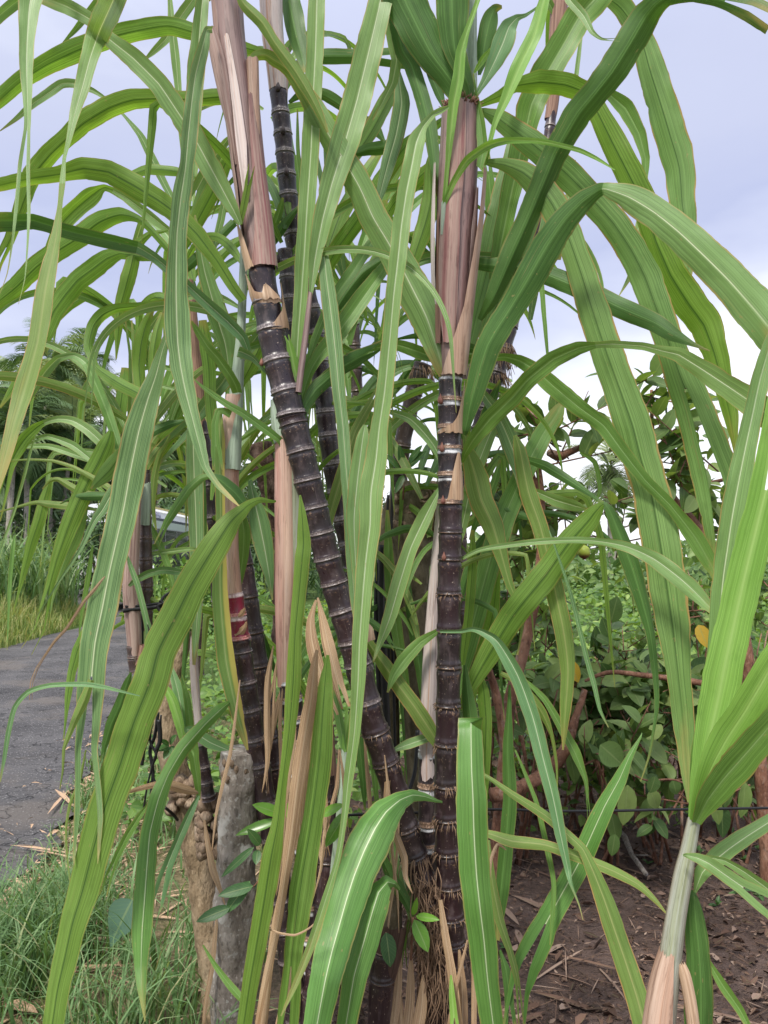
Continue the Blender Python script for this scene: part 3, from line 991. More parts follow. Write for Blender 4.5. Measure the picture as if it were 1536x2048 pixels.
def plainmat(name, col, rough=0.5, spec=0.4, var=0.25, scale=20):
    g = G(name)
    p = g.pos()
    a = g.noise(p, scale, 4, 0.6)
    c = g.mix(g.math('MULTIPLY', g.step(a, 0.4, 0.7), var), col, tuple(k * 0.45 for k in col))
    return g.pbr(c, g.math('MULTIPLY_ADD', a, 0.3, rough - 0.15), spec)


WHITEBAG = plainmat('white_plastic', (0.72, 0.73, 0.74), 0.4, 0.4, 0.1)
BLUEBAG = plainmat('blue_plastic', (0.12, 0.42, 0.52), 0.4, 0.4, 0.4, 60)
RUBBER = plainmat('black_rubber', (0.012, 0.012, 0.013), 0.45)


def limb(name, path, d0, d1, mat, parent, seg=14, rough=0.16, per=8, label=None, seed=0.0, extra=None):
    q = pxpath(path, d0, d1, per)
    mb = MB()
    tube(mb, [P(c[0], c[1], c[3]) for c in q], [c[2] / 2 * c[3] / F for c in q], seg, rough=rough, seed=seed)
    if extra:
        extra(mb)
    o = mb.build(name, mat, parent)
    if label:
        o['label'] = label
    return o


# ---------------------------------------------------------------- cut live-fence posts and trunks round the clump
t = empty('fence_post', P(470, 2090, 2.0), 'sawn grey lichened fence post of live wood beside the black canes', 'fence post')
limb('trunk', '466,2110,90 467,2000,86 470,1900,80 470,1800,78 475,1700,78 477,1600,76 479,1540,76 478,1512,78 478,1500,77', 2.0, 2.0, BARK_GREY, t, 26, 0.22, 12)
mb = MB()
rs = random.Random(3)
for k in range(22):
    a = rs.uniform(0, 2 * pi)
    p = P(478, 1512, 2.0) + Vector((cos(a) * 0.046, sin(a) * 0.046, rs.uniform(-0.05, 0.0)))
    tube(mb, [p + Vector((0, 0, z)) for z in (-0.012, -0.004, 0.004, 0.008)], [0.003, 0.007, 0.006, 0.002], 6, rough=0.4)
mb.build('cut_top', BARK_KNOB, t)['label'] = 'knobbly cut top'
t = empty('fence_post', P(430, 2090, 2.12), 'leaning tan fence post trunk with a knobbly burr near its middle', 'fence post')
limb('trunk', '436,2110,50 430,2000,50 420,1900,52 408,1800,54 394,1700,56 370,1600,56 345,1520,52 335,1460,52 334,1410,44 345,1360,36 360,1310,30 374,1262,24', 2.12, 2.2, BARK_TAN, t, 20, 0.16, 8)
mb = MB()
for k in range(46):
    a, b = rs.uniform(0, 2 * pi), rs.uniform(-1, 1)
    c = P(424, 1650, 2.06)
    v = Vector((cos(a) * 0.042 * math.sqrt(1 - b * b * 0.6), sin(a) * 0.042 * math.sqrt(1 - b * b * 0.6), b * 0.085))
    o = v.normalized()
    tube(mb, [c + v * 0.6, c + v * 0.85, c + v * 0.98, c + v * 1.1], [0.013, 0.018, 0.013, 0.003], 7, rough=0.25)
mb.build('burr', BARK_KNOB, t)['label'] = 'brown burr of old bud scars'
mb = MB()
for k in range(26):
    c = P(366 + rs.uniform(-26, 40), 1585 + rs.uniform(-25, 40), 2.12 - 0.03)
    tube(mb, [c + Vector((0, 0.03, 0)), c, c + Vector((0, -0.012, -0.002))], [0.020, 0.018, 0.004], 7, rough=0.25)
mb.build('burr', BARK_KNOB, t)
t = empty('old_trunk', P(850, 1900, 2.6), 'mossy old tree trunk with a curled scarred head behind the upright cane', 'tree trunk')
limb('trunk', '846,2000,60 842,1700,58 838,1500,60 832,1350,64 826,1200,72 824,1100,82 828,1030,92 838,985,90 842,968,70', 2.6, 2.6, BARK_OLIVE, t, 22, 0.2, 8)
limb('limb', '866,1010,60 880,990,56 905,975,40 930,968,20', 2.6, 2.55, BARK_OLIVE, t, 14, 0.2)
limb('trunk', '785,1900,40 780,1500,40 776,1300,42 778,1150,44 782,1060,46 792,1000,40', 2.64, 2.62, BARK_OLIVE, t, 16, 0.2, label='second stem')
mb = MB()
for cx, cy, r in ((850, 990, 20), (818, 1022, 17), (872, 1000, 12), (845, 1050, 12), (806, 1052, 13)):
    c = P(cx, cy, 2.535)
    s = 2.5 / F
    pts, rad = [], []
    for k in range(34):
        a = k * 0.42
        rr = r * (1 - k / 38.0) * s
        pts.append(c + Vector((cos(a) * rr, -0.012 * (k / 34), sin(a) * rr)))
        rad.append(0.0058)
    tube(mb, pts, rad, 6, rough=0.2)
for k in range(40):
    c = P(835 + rs.uniform(-42, 44), 1015 + rs.uniform(-45, 60), 2.545)
    tube(mb, [c + Vector((0, 0.03, 0)), c, c + Vector((0, -0.012, -0.002))], [0.020, 0.016, 0.004], 7, rough=0.3)
mb.build('scar', BARK_KNOB, t)['label'] = 'curled scar tissue'
t = empty('dead_stub', P(545, 1300, 2.6), 'rough brown dead stub standing left of the leaning cane', 'tree stump')
limb('stub', '560,1300,30 556,1150,30 548,1050,32 538,980,38 527,930,44 520,895,42 518,886,30', 2.6, 2.6, BARK_BROWN, t, 16, 0.35, 8)
limb('stub', '552,1000,20 566,950,24 575,905,26 578,885,18', 2.62, 2.6, BARK_BROWN, t, 12, 0.35, label='shorter fork')

# ---------------------------------------------------------------- wires, straps and hoses
def cable(name, label, cat, strands, group=None):
    mb = MB()
    for path, d0, d1, w_ in strands:
        q = pxpath(path, d0, d1, 8)
        tube(mb, [P(c[0], c[1], c[3]) for c in q], [w_ * c[3] / F / 2 for c in q], 7)
    o = mb.build(name, RUBBER)
    return tag(o, label, cat, group)


q = pxpath('470,1640,6 640,1632,6 820,1626,6 980,1619,6 1100,1622,7 1200,1622,7 1350,1619,7 1536,1616,7 1700,1612,7', 2.05, 2.5, 8)
mb = MB()
tube(mb, [P(c[0], c[1], c[3]) for c in q], [2.6 * c[3] / F for c in q], 8)
tag(mb.build('fence_wire', RUBBER), 'black fence wire stretched low across the brown soil', 'wire')
cable('black_strap', 'black rubber strap tied round the papery left stalk with a knotted loop', 'strap',
      [('246,1222,1 262,1219,1 285,1217,1 310,1214,1 330,1209,1 345,1200,1', 1.825, 1.87, 9), ('250,1213,1 285,1211,1 320,1206,1', 1.83, 1.86, 5), ('318,1212,1 326,1196,1 340,1186,1 358,1186,1 372,1196,1', 1.86, 1.95, 6),
       ('320,1200,1 332,1214,1 324,1224,1 316,1212,1 330,1205,1', 1.85, 1.85, 7), ('285,1217,1 286,1300,1 290,1330,1', 1.87, 1.87, 4)])
cable('black_strap', 'tangled black strap ends hanging beside the leaning tan post', 'strap',
      [('316,1425,1 310,1470,1 300,1500,1 306,1545,1 302,1600,1 304,1650,1', 2.08, 2.05, 7), ('306,1440,1 300,1480,1 312,1510,1 304,1540,1 318,1590,1', 2.06, 2.05, 5),
       ('322,1430,1 318,1490,1 308,1520,1 295,1570,1 287,1620,1', 2.05, 2.05, 4), ('298,1470,1 288,1500,1 284,1530,1', 2.05, 2.05, 7), ('318,1440,1 320,1480,1 312,1500,1', 2.04, 2.04, 9),
       ('330,1615,1 345,1628,1 355,1640,1', 2.05, 2.1, 6)])
cable('black_hose', 'black hose lengths hanging down the old mossy trunk', 'hose',
      [('785,985,1 782,1100,1 784,1250,1 788,1400,1 790,1500,1', 2.5, 2.45, 6), ('776,990,1 773,1120,1 776,1260,1 780,1380,1', 2.5, 2.46, 5), ('765,1090,1 762,1200,1 768,1330,1 774,1450,1 776,1540,1', 2.45, 2.4, 15),
       ('756,1120,1 752,1240,1 758,1380,1 762,1480,1', 2.46, 2.42, 10), ('800,1640,1 812,1600,1 830,1540,1 835,1460,1', 2.2, 2.3, 8)])

# ---------------------------------------------------------------- guava trees and shrubs on the right
def sprigs(parent, rs, spots, size, mat, name='crown', asp=0.5, mat2=None):
    """leafy twigs: each spot (px, py, d, spread px, leaves)"""
    mb, tw = MB(), MB()
    for px, py, d, sp, n in spots:
        c = P(px, py, d)
        s = sp * d / F
        for k in range(max(1, n // 7)):
            p0 = c + rvec(rs) * s * rs.uniform(0.1, 0.9)
            dr = ((p0 - c) + rvec(rs) * s * 0.7 + Vector((0, 0, s * 0.35))).normalized()
            ln = size * rs.uniform(1.0, 2.0)
            tube(tw, [p0 - dr * ln * 0.8, p0, p0 + dr * ln], [0.0035, 0.003, 0.0015], 5)
            for j in range(rs.randint(4, 7)):
                b = p0 + dr * ln * (j / 6 - 0.1)
                sd_ = rvec(rs)
                dv = (dr * 0.45 + (sd_ - dr * sd_.dot(dr)) * 0.9 + Vector((0, 0, rs.uniform(-0.35, 0.15)))).normalized()
                nn = (Vector((0, 0, 1)) + rvec(rs) * 0.7 + Vector((0, -0.4, 0))).normalized()
                l = size * rs.uniform(0.65, 1.2)
                leaf1(mb, b, dv, nn, l, l * asp * rs.uniform(0.85, 1.15), rs.random(), LSH, 0.15, 0.2)
    mb.build(name, mat, parent)
    o = tw.build('twig', BARK_RED, parent)
    o['kind'] = 'stuff'


def fruit(parent, px, py, d, dia, col, label):
    g = G('guava_skin')
    p = g.pos()
    a = g.noise(p, 35, 3)
    c = g.mix(g.step(a, 0.45, 0.65), col, tuple(k * 0.6 for k in col))
    z = g.n('ShaderNodeSeparateXYZ', {0: p}).outputs[2]
    c0 = P(px, py, d)
    r = dia * d / F / 2
    if 'browned' in label:
        c = g.mix(g.step(g.math('ADD', z, g.math('MULTIPLY', a, 0.01)), c0.z + 0.002, c0.z - r * 0.6), c, (0.12, 0.035, 0.02))
    m = g.pbr(c, 0.4, 0.4)
    mb = MB()
    hs = [-1.0, -0.93, -0.75, -0.45, -0.1, 0.3, 0.62, 0.85, 0.97, 1.0]
    tube(mb, [c0 + Vector((0, 0, h * r * 1.06)) for h in hs], [r * v for v in (0.16, 0.34, 0.66, 0.90, 1.0, 0.94, 0.74, 0.48, 0.2, 0.08)], 16, rough=0.05)
    for k in range(5):
        a_ = k * 2 * pi / 5
        b = c0 + Vector((cos(a_) * r * 0.14, sin(a_) * r * 0.14, -r * 1.03))
        tube(mb, [b, b + Vector((cos(a_) * r * 0.15, sin(a_) * r * 0.15, -r * 0.16))], [r * 0.09, r * 0.03], 5)
    tube(mb, [c0 + Vector((0, 0, r)), c0 + Vector((0.004, 0, r * 1.9))], [0.002, 0.0016], 5)
    o = mb.build('fruit', m, parent)
    o['label'] = label


rs = random.Random(11)
t = empty('guava_tree', P(1000, 1760, 3.0), 'reddish barked guava tree with green fruits behind the bending leaf', 'tree', 'guava trees')
limb('trunk', '990,1830,32 994,1720,30 1003,1600,28 1012,1500,27 1020,1400,25 1042,1320,23 1062,1240,21 1076,1160,19 1084,1060,16 1080,960,13 1066,890,10', 3.0, 3.2, BARK_RED, t, 14, 0.14)
limb('limb', '1013,1500,26 1004,1440,22 990,1380,18 975,1330,12', 3.0, 3.0, BARK_RED, t, 10, 0.14)
limb('limb', '985,1590,30 1040,1575,28 1090,1545,26 1130,1500,24 1150,1440,16 1170,1380,12', 2.95, 3.2, BARK_RED, t, 12, 0.16)
limb('limb', '1098,905,16 1118,913,19 1135,906,16 1162,894,12 1190,880,8 1230,850,5', 3.1, 3.2, BARK_RED, t, 10, 0.2)
limb('limb', '1082,1000,14 1060,940,11 1038,905,9 1030,880,6', 3.2, 3.1, BARK_RED, t, 8, 0.15)
sprigs(t, rs, [(1052, 822, 3.0, 22, 8), (1085, 850, 3.1, 28, 14), (1062, 870, 3.0, 28, 14), (1140, 845, 3.0, 22, 8), (1165, 905, 3.0, 20, 7), (1100, 880, 3.2, 28, 8), (1035, 900, 3.2, 28, 8), (1150, 880, 3.1, 26, 8)], 0.125, GUAVA)
sprigs(t, rs, [(1045, 1000, 3.3, 45, 36), (1110, 1030, 3.4, 60, 44), (1060, 1080, 3.4, 60, 50), (1170, 1050, 3.4, 45, 30), (1030, 1120, 3.4, 40, 26), (960, 1010, 3.4, 50, 36), (975, 910, 3.3, 40, 22), (960, 1120, 3.4, 50, 40)], 0.095, GUAVA, 'crown')
for a in ((1066, 876, 3.0, 22, (0.14, 0.26, 0.07), 'small green guava'), (1108, 876, 3.0, 19, (0.16, 0.29, 0.08), 'small green guava'), (1168, 1104, 2.7, 26, (0.36, 0.44, 0.06), 'yellow green guava browned at its end')):
    fruit(t, *a)
t = empty('guava_tree', P(1560, 1800, 3.2), 'guava tree on the right edge with a thick bare orange limb and tall top sprig', 'tree', 'guava trees')
limb('trunk', '1540,1900,30 1537,1760,30 1527,1600,28 1512,1450,28 1490,1300,28 1470,1190,28 1448,1135,28 1420,1095,27 1398,1062,24 1370,1025,18 1340,985,14 1315,930,11 1305,860,8 1303,780,6', 3.0, 3.2, BARK_RED, t, 14, 0.14)
limb('limb', '1330,968,10 1370,960,9 1420,965,8 1480,950,6', 3.2, 3.3, BARK_RED, t, 8, 0.2)
limb('limb', '1312,900,8 1340,868,7 1365,850,5', 3.2, 3.2, BARK_RED, t, 8, 0.2)
limb('limb', '1500,1400,18 1440,1375,14 1380,1362,12 1300,1352,11 1220,1345,9 1170,1362,6', 3.1, 3.3, BARK_RED, t, 8, 0.2)
sprigs(t, rs, [(1303, 765, 3.1, 16, 8), (1284, 770, 3.1, 16, 7), (1308, 800, 3.1, 20, 8), (1275, 830, 3.1, 18, 7), (1320, 850, 3.1, 28, 8), (1350, 900, 3.0, 28, 14), (1380, 890, 3.0, 24, 14), (1320, 930, 3.1, 30, 14),
               (1365, 950, 3.0, 28, 14), (1410, 960, 3.2, 28, 8), (1440, 880, 3.3, 22, 7)], 0.12, GUAVA)
sprigs(t, rs, [(1500, 990, 3.3, 45, 28), (1470, 1020, 3.3, 50, 34), (1390, 1020, 3.2, 45, 28), (1330, 1010, 3.3, 45, 24), (1290, 1040, 3.4, 45, 26), (1400, 1060, 3.4, 40, 18), (1500, 1070, 3.4, 50, 30), (1250, 1000, 3.4, 30, 16), (1235, 1080, 3.5, 35, 14)], 0.095, GUAVA, 'crown')
SHR = [('shrub', 1035, 1235, 4.0, 'leafy mid green shrub behind the crossing bent leaf', 80, 260), ('shrub', 1375, 1230, 4.1, 'mid green shrub under the bare orange guava limb', 75, 240), ('shrub', 1480, 1240, 4.0, 'tall mid green shrub behind the nearest leaf fan', 85, 240), ('shrub', 1230, 1310, 4.2, 'fine leaved shrub at the foot of the bright field', 70, 220),
       ('shrub', 1050, 1400, 3.4, 'leafy green shrub under the guava limb near the bent broad leaf', 95, 250), ('shrub', 1185, 1390, 3.7, 'low green shrub with a yellow leaf in the middle of the thicket', 95, 250),
       ('shrub', 1290, 1420, 3.6, 'low dark leaved shrub behind the thin drooping leaf tip', 95, 250), ('shrub', 1420, 1410, 3.6, 'green shrub behind the nearest bright leaf fan', 100, 260),
       ('shrub', 1210, 1470, 3.3, 'dark shrub with large oval leaves above the bare soil', 85, 150), ('shrub', 1340, 1540, 3.3, 'small round leaved shrub hanging over the fence wire', 80, 110),
       ('shrub', 1500, 1560, 3.4, 'shrub with hanging oval leaves by the edge of the soil', 70, 110), ('shrub', 960, 1250, 3.6, 'shaded shrub behind the upright stalk', 90, 200), ('shrub', 1110, 1470, 3.7, 'shaded low shrub between the guava trunks', 80, 140)]
for k, (nm, px, py, d, lab, sp, n) in enumerate(SHR):
    b = P(px, py, d)
    t = empty(nm, (b.x, b.y, 0), lab, 'shrub', 'shrubs under the guava trees')
    mb = MB()
    for j in range(6):
        e = P(px + rs.uniform(-sp, sp) * 0.8, py + rs.uniform(-sp, sp) * 0.6, d + rs.uniform(-.2, .3))
        b0 = Vector((b.x + rs.uniform(-.08, .08), b.y + rs.uniform(-.08, .08), 0))
        tube(mb, [b0, b0.lerp(e, 0.5) + rvec(rs) * 0.06, e], [0.008, 0.006, 0.003], 6, rough=0.15)
    mb.build('stem', BARK_RED, t)['kind'] = 'stuff'
    lsz = rs.uniform(0.055, 0.075) if k < 4 else rs.uniform(0.075, 0.115)
    spots = [(px + rs.uniform(-1, 1) * sp, py + rs.uniform(-0.6, 0.7) * sp, d + rs.uniform(-0.3, 0.4), 42, n // 7) for _ in range(9)]
    sprigs(t, rs, spots, lsz, SHRUB if k % 2 else GUAVA, 'foliage', 0.55 + 0.1 * (k % 3 == 2))
    if k in (5, 7):
        mb = MB()
        c = P(*((1140, 1345, 3.3) if k == 5 else (1397, 1275, 3.1)))
        leaf1(mb, c + Vector((0, 0, 0.05)), Vector((0.3, -0.4, -1)), Vector((-0.3, -1, 0.2)), 0.095, 0.055, 0.5, LSH)
        mb.build('leaf', YELLOWL, t)['label'] = 'old yellow orange leaf'

# hanging broad leaves along the wire
t = empty('vine', P(1310, 1650, 2.9), 'vine with large dark oval leaves hanging by the black fence wire', 'vine')
mb = MB()
for px, py, w_, ln, az in ((1230, 1560, 46, 82, 0.1), (1255, 1610, 40, 80, -0.1), (1222, 1655, 30, 60, 0.2), (1310, 1570, 28, 34, -0.3), (1345, 1575, 26, 30, 0.3), (1440, 1640, 34, 70, 0.1), (1490, 1600, 32, 70, -0.1), (1425, 1620, 26, 60, 0.2),
                           (1230, 1690, 24, 44, -0.2), (1300, 1600, 30, 40, 0.4), (1200, 1520, 50, 60, 1.2), (1270, 1500, 46, 70, -1.3)):
    d = rs.uniform(2.8, 3.1)
    leaf1(mb, P(px, py - ln * 0.5, d), Vector((az, -0.1, -1)), Vector((rs.uniform(-.3, .3), -1, 0.4)), ln * d / F, w_ * d / F, rs.random(), LSH, 0.12, 0.15)
mb.build('foliage', SHRUB, t)
limb('stem', '1180,1500,5 1210,1515,5 1240,1530,5 1290,1560,4 1350,1560,4 1430,1590,4 1500,1570,4', 3.0, 3.0, BARK_RED, t, 6, 0.1)

# ---------------------------------------------------------------- broadleaf weeds and seedlings at the posts
def weed(label, leaves, mat, stems, cat='weed', name='weed'):
    a = leaves[0]
    t = empty(name, P(a[0], a[1], a[5]), label, cat)
    for px, py, tx, ty, w_, d in leaves:
        mb = MB()
        p, q = P(px, py, d), P(tx, ty, d - 0.03)
        leaf1(mb, p, q - p, Vector((0.15, -1, 0.7)), (q - p).length, w_ * d / F, random.random(), LSHH if mat is HEART else LSH, 0.14, 0.12)
        mb.build('leaf', mat, t)
    for s, d in stems:
        limb('stem', s, d, d, BARK_RED, t, 6, 0.05)


weed('glossy bright green seedling in front of the dark cane foot', [(560, 1628, 508, 1608, 24, 1.93), (556, 1640, 470, 1668, 20, 1.92), (548, 1650, 590, 1600, 20, 1.93)], GLOSSY, [('556,1640,4 560,1700,4 562,1800,4', 1.94)])
weed('bright green seedling leaves beside the pale side shoot', [(692, 1625, 650, 1694, 28, 1.82), (645, 1630, 684, 1608, 20, 1.84)], GLOSSY, [('690,1622,4 684,1700,4 676,1800,4', 1.86)])
weed('seedling with one yellow green and one dark leaf on the root mass', [(832, 1832, 877, 1838, 16, 1.9), (828, 1840, 858, 1904, 30, 1.9), (826, 1830, 834, 1800, 12, 1.9)], GLOSSY, [('826,1835,5 824,1870,5 822,1920,5', 1.91)])
weed('pale leaved seedling above the black cut stump', [(772, 1865, 782, 1935, 32, 1.86)], WEED, [('772,1865,4 768,1900,4', 1.87)])
weed('creeper with long pointed dark leaves in front of the grey post', [(500, 1762, 448, 1828, 26, 1.88), (506, 1772, 436, 1790, 24, 1.87), (460, 1815, 392, 1842, 24, 1.86), (508, 1694, 440, 1754, 16, 1.9), (520, 1690, 498, 1660, 20, 1.9), (515, 1700, 512, 1728, 18, 1.9), (530, 1690, 545, 1706, 16, 1.9)],
     WEED, [('430,1840,3 470,1800,3 510,1770,3 530,1740,3', 1.88)])
weed('small lobed weed sprouting from the leaning tan post', [(338, 1492, 316, 1500, 16, 2.08), (340, 1494, 328, 1518, 15, 2.08), (342, 1492, 350, 1515, 15, 2.08), (340, 1488, 350, 1470, 13, 2.08), (338, 1490, 322, 1480, 12, 2.08)], WEED, [('340,1490,3 342,1530,3', 2.1)])
weed('blue green heart shaped leaf among the roadside grass', [(258, 1812, 216, 1898, 66, 2.3)], HEART, [('262,1800,4 270,1850,4 275,1920,4', 2.34)])
weed('fern like seedling between the stalks above the old trunk', [(800, 940, 770, 905, 16, 2.5), (805, 935, 800, 890, 16, 2.5), (812, 938, 850, 900, 18, 2.5), (815, 945, 868, 935, 16, 2.5), (808, 950, 790, 985, 14, 2.5), (818, 925, 842, 890, 14, 2.5)],
     WEED, [('806,1000,4 808,960,4 808,930,3', 2.52)])

t = empty('plastic_bag', P(298, 1150, 4.6), 'crumpled white plastic bag with a blue strip behind the tied left stalk', 'bag')
mb = MB()
c = P(299, 1143, 4.6)
tube(mb, [c + Vector((0.004 * k, 0, 0.012 * (k - 2))) for k in range(6)], [0.006, 0.020, 0.026, 0.022, 0.015, 0.004], 12, rough=0.45)
mb.build('bag', WHITEBAG, t)
mb = MB()
q_ = pxpath('294,1155,8 296,1180,9 293,1200,8 296,1230,9', 4.6, 4.6, 4)
tube(mb, [P(a[0], a[1], a[3]) for a in q_], [a[2] * a[3] / F / 2 for a in q_], 8, rough=0.3)
mb.build('blue_strip', BLUEBAG, t)

# ---------------------------------------------------------------- grass, litter, creepers (nobody could count them)
rs = random.Random(5)
mb = MB()
for k in range(1100):                                   # tufts along the near verge
    y = rs.uniform(1.9, 5.2) if rs.random() < 0.75 else rs.uniform(4, 9)
    x0 = xr(y, ROAD_R)
    x = x0 + abs(rs.gauss(0, 0.45)) + 0.02
    near = GP(0, 0)
    if x > -0.15 or (y > 2.75 and rs.random() < 0.6) or noise.noise(Vector((x * 2.4, y * 2.4, 7))) < rs.uniform(-0.35, 0.1):
        continue
    c = Vector((x, y, gz(x, y)))
    big = y < 2.9
    for j in range(rs.randint(8, 18)):
        p = c + Vector((rs.gauss(0, 0.05), rs.gauss(0, 0.05), 0))
        grassblade(mb, rs, p, rs.uniform(0.14, 0.40) if big else rs.uniform(0.04, 0.17), rs.choice((0.003, 0.005, 0.007, 0.010)) * rs.uniform(.8, 1.2), rs.uniform(40, 140), rs.uniform(0, 360), min(1, max(0, rs.gauss(0.42, 0.25))), 5)
tag(mb.build('verge_grass', GRASSM), 'fine green grass on the near road verge', 'grass', kind='stuff')
mb = MB()
for k in range(700):                                   # dry stalks, bits of straw lying about
    y = rs.uniform(2.2, 5.0)
    x = xr(y, ROAD_R) + rs.uniform(-0.12, 1.0)
    if x > 0.1:
        continue
    p = Vector((x, y, gz(x, y) + 0.008))
    a = rs.uniform(0, 2 * pi)
    dv = Vector((cos(a), sin(a), rs.uniform(0, 0.25)))
    leaf1(mb, p, dv, Vector((0, 0, 1)) + rvec(rs) * 0.3, rs.uniform(0.05, 0.22), rs.uniform(0.004, 0.014), rs.random(), LSH3, 0.1, 0.1)
for k in range(900):
    y = rs.uniform(2.2, 6.0)
    x = xr(y, ROAD_R) + rs.gauss(0.05, 0.14)
    if noise.noise(Vector((x * 2, y * 2.2, 3))) < 0.0:
        continue
    p = Vector((x, y, max(gz(x, y), 0.02) + 0.006))
    a = rs.uniform(0, 2 * pi)
    l = rs.uniform(0.012, 0.06)
    leaf1(mb, p, Vector((cos(a), sin(a), rs.uniform(-.1, .3))), Vector((0, 0, 1)) + rvec(rs) * 0.6, l, l * rs.uniform(.1, .4), rs.random(), LSH3, 0.3, 0.3)
for (x0, y0), (x1, y1), w_ in (((20, 1704), (165, 1722), .022), ((60, 1712), (180, 1735), .014), ((0, 2030), (75, 2046), .05), ((95, 1640), (140, 1585), .02), ((110, 1590), (150, 1625), .03)):
    a, b = GP(x0, y0), GP(x1, y1)
    leaf1(mb, a + Vector((0, 0, 0.03)), b - a, Vector((0, 0, 1)), (b - a).length, w_, 0.5, LSH3, 0.2, 0.02)
tag(mb.build('straw_litter', HUSK), 'dead straw scattered along the road edge', 'litter', kind='stuff')
mb = MB()
for k in range(22000):                                  # leaf litter on the bare soil
    y = 1.9 + rs.random() ** 1.25 * 4.4
    x = rs.uniform(-0.2, 0.15 + y * 0.75)
    p = Vector((x, y, gz(x, y) + rs.uniform(0.001, 0.016)))
    a = rs.uniform(0, 2 * pi)
    dv = Vector((cos(a), sin(a), rs.uniform(-0.2, 0.35)))
    q = rs.random()
    l = rs.uniform(0.025, 0.055) if q < 0.16 else rs.uniform(0.006, 0.024)
    if q > 0.93:
        leaf1(mb, p, dv, Vector((0, 0, 1)), rs.uniform(0.05, 0.16), 0.004, rs.random(), LSH3, 0.2, 0.05)
        continue
    clump = noise.noise(Vector((x * 2.2, y * 2.2, 9)))
    if clump < -0.15 and rs.random() < 0.6:
        continue
    leaf1(mb, p, dv, Vector((0, 0, 1)) + rvec(rs) * 0.6, l, l * rs.uniform(0.2, 0.6), min(1, rs.random() ** 1.6 + (0.5 if rs.random() < 0.05 else 0)), LSH3, rs.uniform(-0.4, 0.7), rs.uniform(-0.5, 0.6))
for k in range(90):                                    # matted dead cane leaves and twigs
    y = 1.95 + rs.random() ** 1.6 * 3
    x = rs.uniform(0.05, 0.2 + y * 0.6)
    p = Vector((x, y, gz(x, y) + 0.012))
    a = rs.uniform(0, 2 * pi)
    leaf1(mb, p, Vector((cos(a), sin(a), rs.uniform(-.03, .1))), Vector((0, 0, 1)) + rvec(rs) * 0.4, rs.uniform(0.1, 0.35), rs.uniform(0.006, 0.022), rs.uniform(0.45, 1), LSH, 0.25, 0.12)
tag(mb.build('leaf_litter', LITTER), 'brown dead leaves covering the bare soil', 'leaf litter', kind='stuff')
mb = MB()
for k in range(9500):                                  # far verge
    y = rs.uniform(4.5, 19)
    x = xr(y, ROAD_L) + 0.10 - abs(rs.gauss(0, 1.1))
    edge = xr(y, ROAD_L) - x
    h = rs.uniform(0.25, 0.65) * min(1, 0.4 + edge * 0.7) * 1.5
    r = min(1, max(0, rs.gauss(0.45 + 0.25 * noise.noise(Vector((x, y, 0))) + 0.1 * min(edge, 2), 0.25)))
    grassblade(mb, rs, Vector((x, y, gz(x, y))), h, rs.uniform(0.008, 0.018), rs.uniform(30, 140), rs.uniform(0, 360), r, 3)
tag(mb.build('dry_verge_grass', GRASSD), 'yellowing grass on the far side of the road', 'grass', kind='stuff')
mb = MB()
for k in range(560):                                   # rank of tall reeds behind the verge
    y = rs.uniform(9, 19.3)
    x = xr(y, ROAD_L) - (0.5 if y > 15 else 1.6) - rs.random() ** 1.5 * 6.5
    c = Vector((x, y, 0))
    for j in range(10):
        grassblade(mb, rs, c + Vector((rs.gauss(0, 0.15), rs.gauss(0, 0.15), rs.uniform(0, 0.9))), rs.uniform(0.8, 1.9), rs.uniform(0.025, 0.05), rs.uniform(60, 150), rs.uniform(0, 360), rs.random(), 5)
tag(mb.build('reeds', REED), 'rank tall reed grass behind the far verge', 'reeds', kind='stuff')
mb = MB()
for k in range(150):
    y = rs.uniform(24, 34)
    x = rs.uniform(-26, 2)
    h = rs.uniform(0.5, 3.6)
    blob_leaves(mb, rs, (x, y, h), (1.5, 1.2, 0.9), 120, 0.42, 0.16, 0.4)
for k in range(260):
    y = rs.uniform(35, 42)
    x = rs.uniform(-30, -4)
    blob_leaves(mb, rs, (x, y, rs.uniform(1.0, 6.2 + 1.2 * noise.noise(Vector((x * 0.4, 0, 0))))), (1.7, 1.2, 1.1), 70, 0.7, 0.14, 0.4)
tag(mb.build('undergrowth', UNDER), 'dark undergrowth filling the palm grove', 'undergrowth', kind='stuff')
mb = MB()


def creeper_patch(n, fx, fy, fh, size):
    for k in range(n):
        x, y = fx(), fy()
        h = fh(x, y)
        p = Vector((x, y, h * rs.random() ** 0.35))
        dv = rvec(rs)
        dv.z = dv.z * 0.4 - 0.1
        l = size * rs.uniform(0.6, 1.3)
        leaf1(mb, p, dv, Vector((0, -0.35, 1)) + rvec(rs) * 0.6, l, l * 0.75, min(1, max(0, rs.gauss(0.5, 0.25))), LSH3)


def rightedge(y):
    return xr(y, ROAD_R)


yy = [0]


def yl():
    yy[0] = 3.6 + rs.random() ** 1.2 * 8
    return yy[0]


